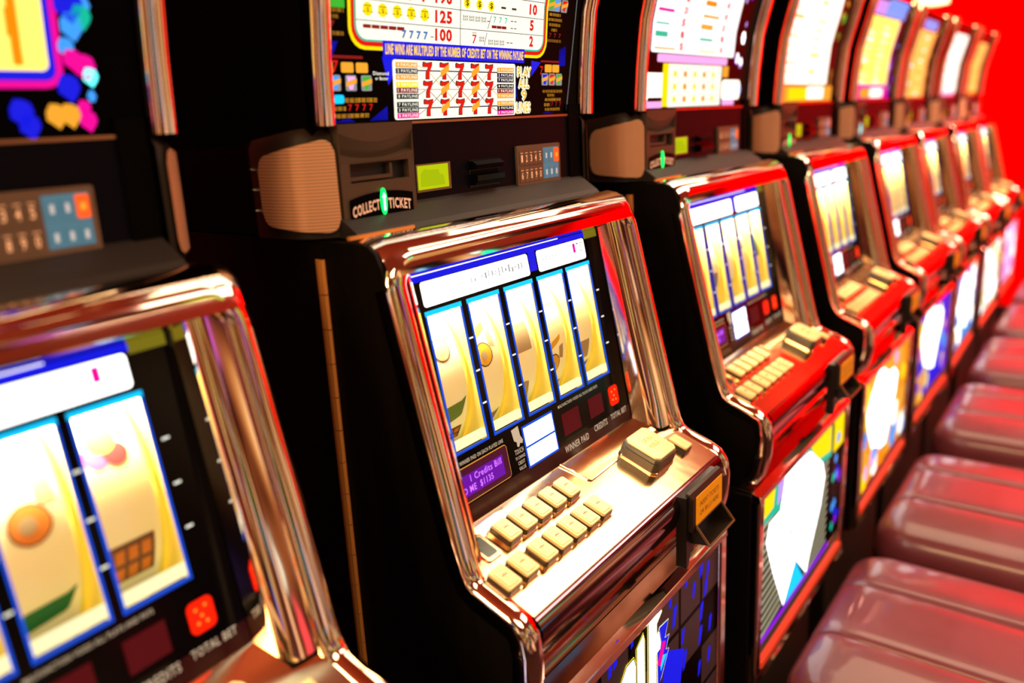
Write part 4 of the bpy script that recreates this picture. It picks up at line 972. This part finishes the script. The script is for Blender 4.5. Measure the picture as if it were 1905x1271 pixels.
def build_stool(i):
    n = i+2; root = bpy.data.objects.new('bar_stool', None); C.objects.link(root)
    root.location = (n*.7+.270+(.0, -.03, .005, 0, 0, 0)[i], -.332, 0); root['label'] = STL[i]; root['category'] = 'stool'; root['group'] = 'stools in front of the slot machines'
    zs = H+.335-.138
    def seat():
        return stool_mesh()
    def piping():
        mb = MB()
        for sx in (-.1, .1):
            mb.sweep([(sx, y, .1255-(.048*(1-math.sqrt(max(0, 1-((abs(y)-.208)/.062)**2))) if abs(y) > .208 else 0)) for y in [(-.24+.48*k/16) for k in range(17)]], [(0, 0, 1)]*17, [(-.0016, -.003), (-.0016, .001), (0, .0018), (.0016, .001), (.0016, -.003)], mat('seam_maroon', (.05, .008, .012), .5))
        return mb
    s = obj('seat', seat, root, smooth=True, key='stoolseat', origin=(0, 0, 0)); s.location = (0, 0, zs)
    p = obj('seam', piping, s, key='stoolpipe', origin=(0, 0, 0))
    def frame_(): mb = MB(); mb.prism(XYZ, rr(-.20, -.20, .20, .20, .06), -.022, .001, mat('stool_black', (.01, .008, .008), .4)); return mb
    f = obj('seat_frame', frame_, root, key='stoolframe', origin=(0, 0, 0)); f.location = (0, 0, zs)
    def pole(): mb = MB(); cyl(mb, .036, .036, .03, zs-.02, CHROME); cyl(mb, .055, .040, .03, .07, CHROME); return mb
    obj('pole', pole, root, auto=40, key='stoolpole', origin=(0, 0, 0))
    def ring():
        mb = MB(); n_ = 28; R = .15
        path = [(R*math.cos(2*math.pi*k/n_), R*math.sin(2*math.pi*k/n_), .17) for k in range(n_+1)]
        mb.sweep(path, [(0, 0, 1)]*(n_+1), [(.009*math.cos(a*math.pi/4), .009*math.sin(a*math.pi/4)) for a in range(8)], CHROME, caps=False)
        for k in range(4):
            a = k*math.pi/2; mb.sweep([(.03*math.cos(a), .03*math.sin(a), .17), (R*math.cos(a), R*math.sin(a), .17)], [(0, 0, 1)]*2, [(.006*math.cos(b*math.pi/3), .006*math.sin(b*math.pi/3)) for b in range(6)], CHROME)
        return mb
    obj('footrest', ring, root, auto=50, key='stoolring', origin=(0, 0, 0))
    def base(): mb = MB(); cyl(mb, .215, .20, 0, .018, CHROME); cyl(mb, .19, .05, .018, .035, CHROME); return mb
    obj('base', base, root, auto=30, key='stoolbase', origin=(0, 0, 0))
for i in range(6): build_stool(i)

# ------------------------------------------------------------------ things on the red wall
def tagged(o, label, cat): o['label'] = label; o['category'] = cat; return o
root = bpy.data.objects.new('wall_lamp', None); C.objects.link(root); root.location = (6.8, .735, 2.285); tagged(root, 'glowing warm wall lamp high on the red wall', 'lamp')
m = MB(); m.prism(lambda u, v, w: (-w, u, v), rr(-.04, -.05, .04, .05, .01), 0, .02, BRASS); obj('wall_plate', m, root, origin=(0, 0, 0))
m = MB(); m.prism(lambda u, v, w: (-.11+u, v, w), [(.075*math.cos(a*math.pi/10), .10*math.sin(a*math.pi/10)) for a in range(20)], -.045, .045, lit('lampshade', (1.0, .62, .30), 5.0)); obj('lamp_shade', m, root, origin=(0, 0, 0))
m = MB(); m.box(XYZ, -.04, -.0, -.01, .01, -.01, .01, BRASS); obj('arm', m, root, origin=(0, 0, 0))
root = bpy.data.objects.new('round_fitting', None); C.objects.link(root); root.location = (6.8, .14, .87); tagged(root, 'small black round knob on the red wall beside the last machine', 'wall fitting')
m = MB(); m.prism(lambda u, v, w: (-w, u, v), [(.03*math.cos(a*math.pi/8), .03*math.sin(a*math.pi/8)) for a in range(16)], 0, .05, BLACKG); obj('cover', m, root, origin=(0, 0, 0))
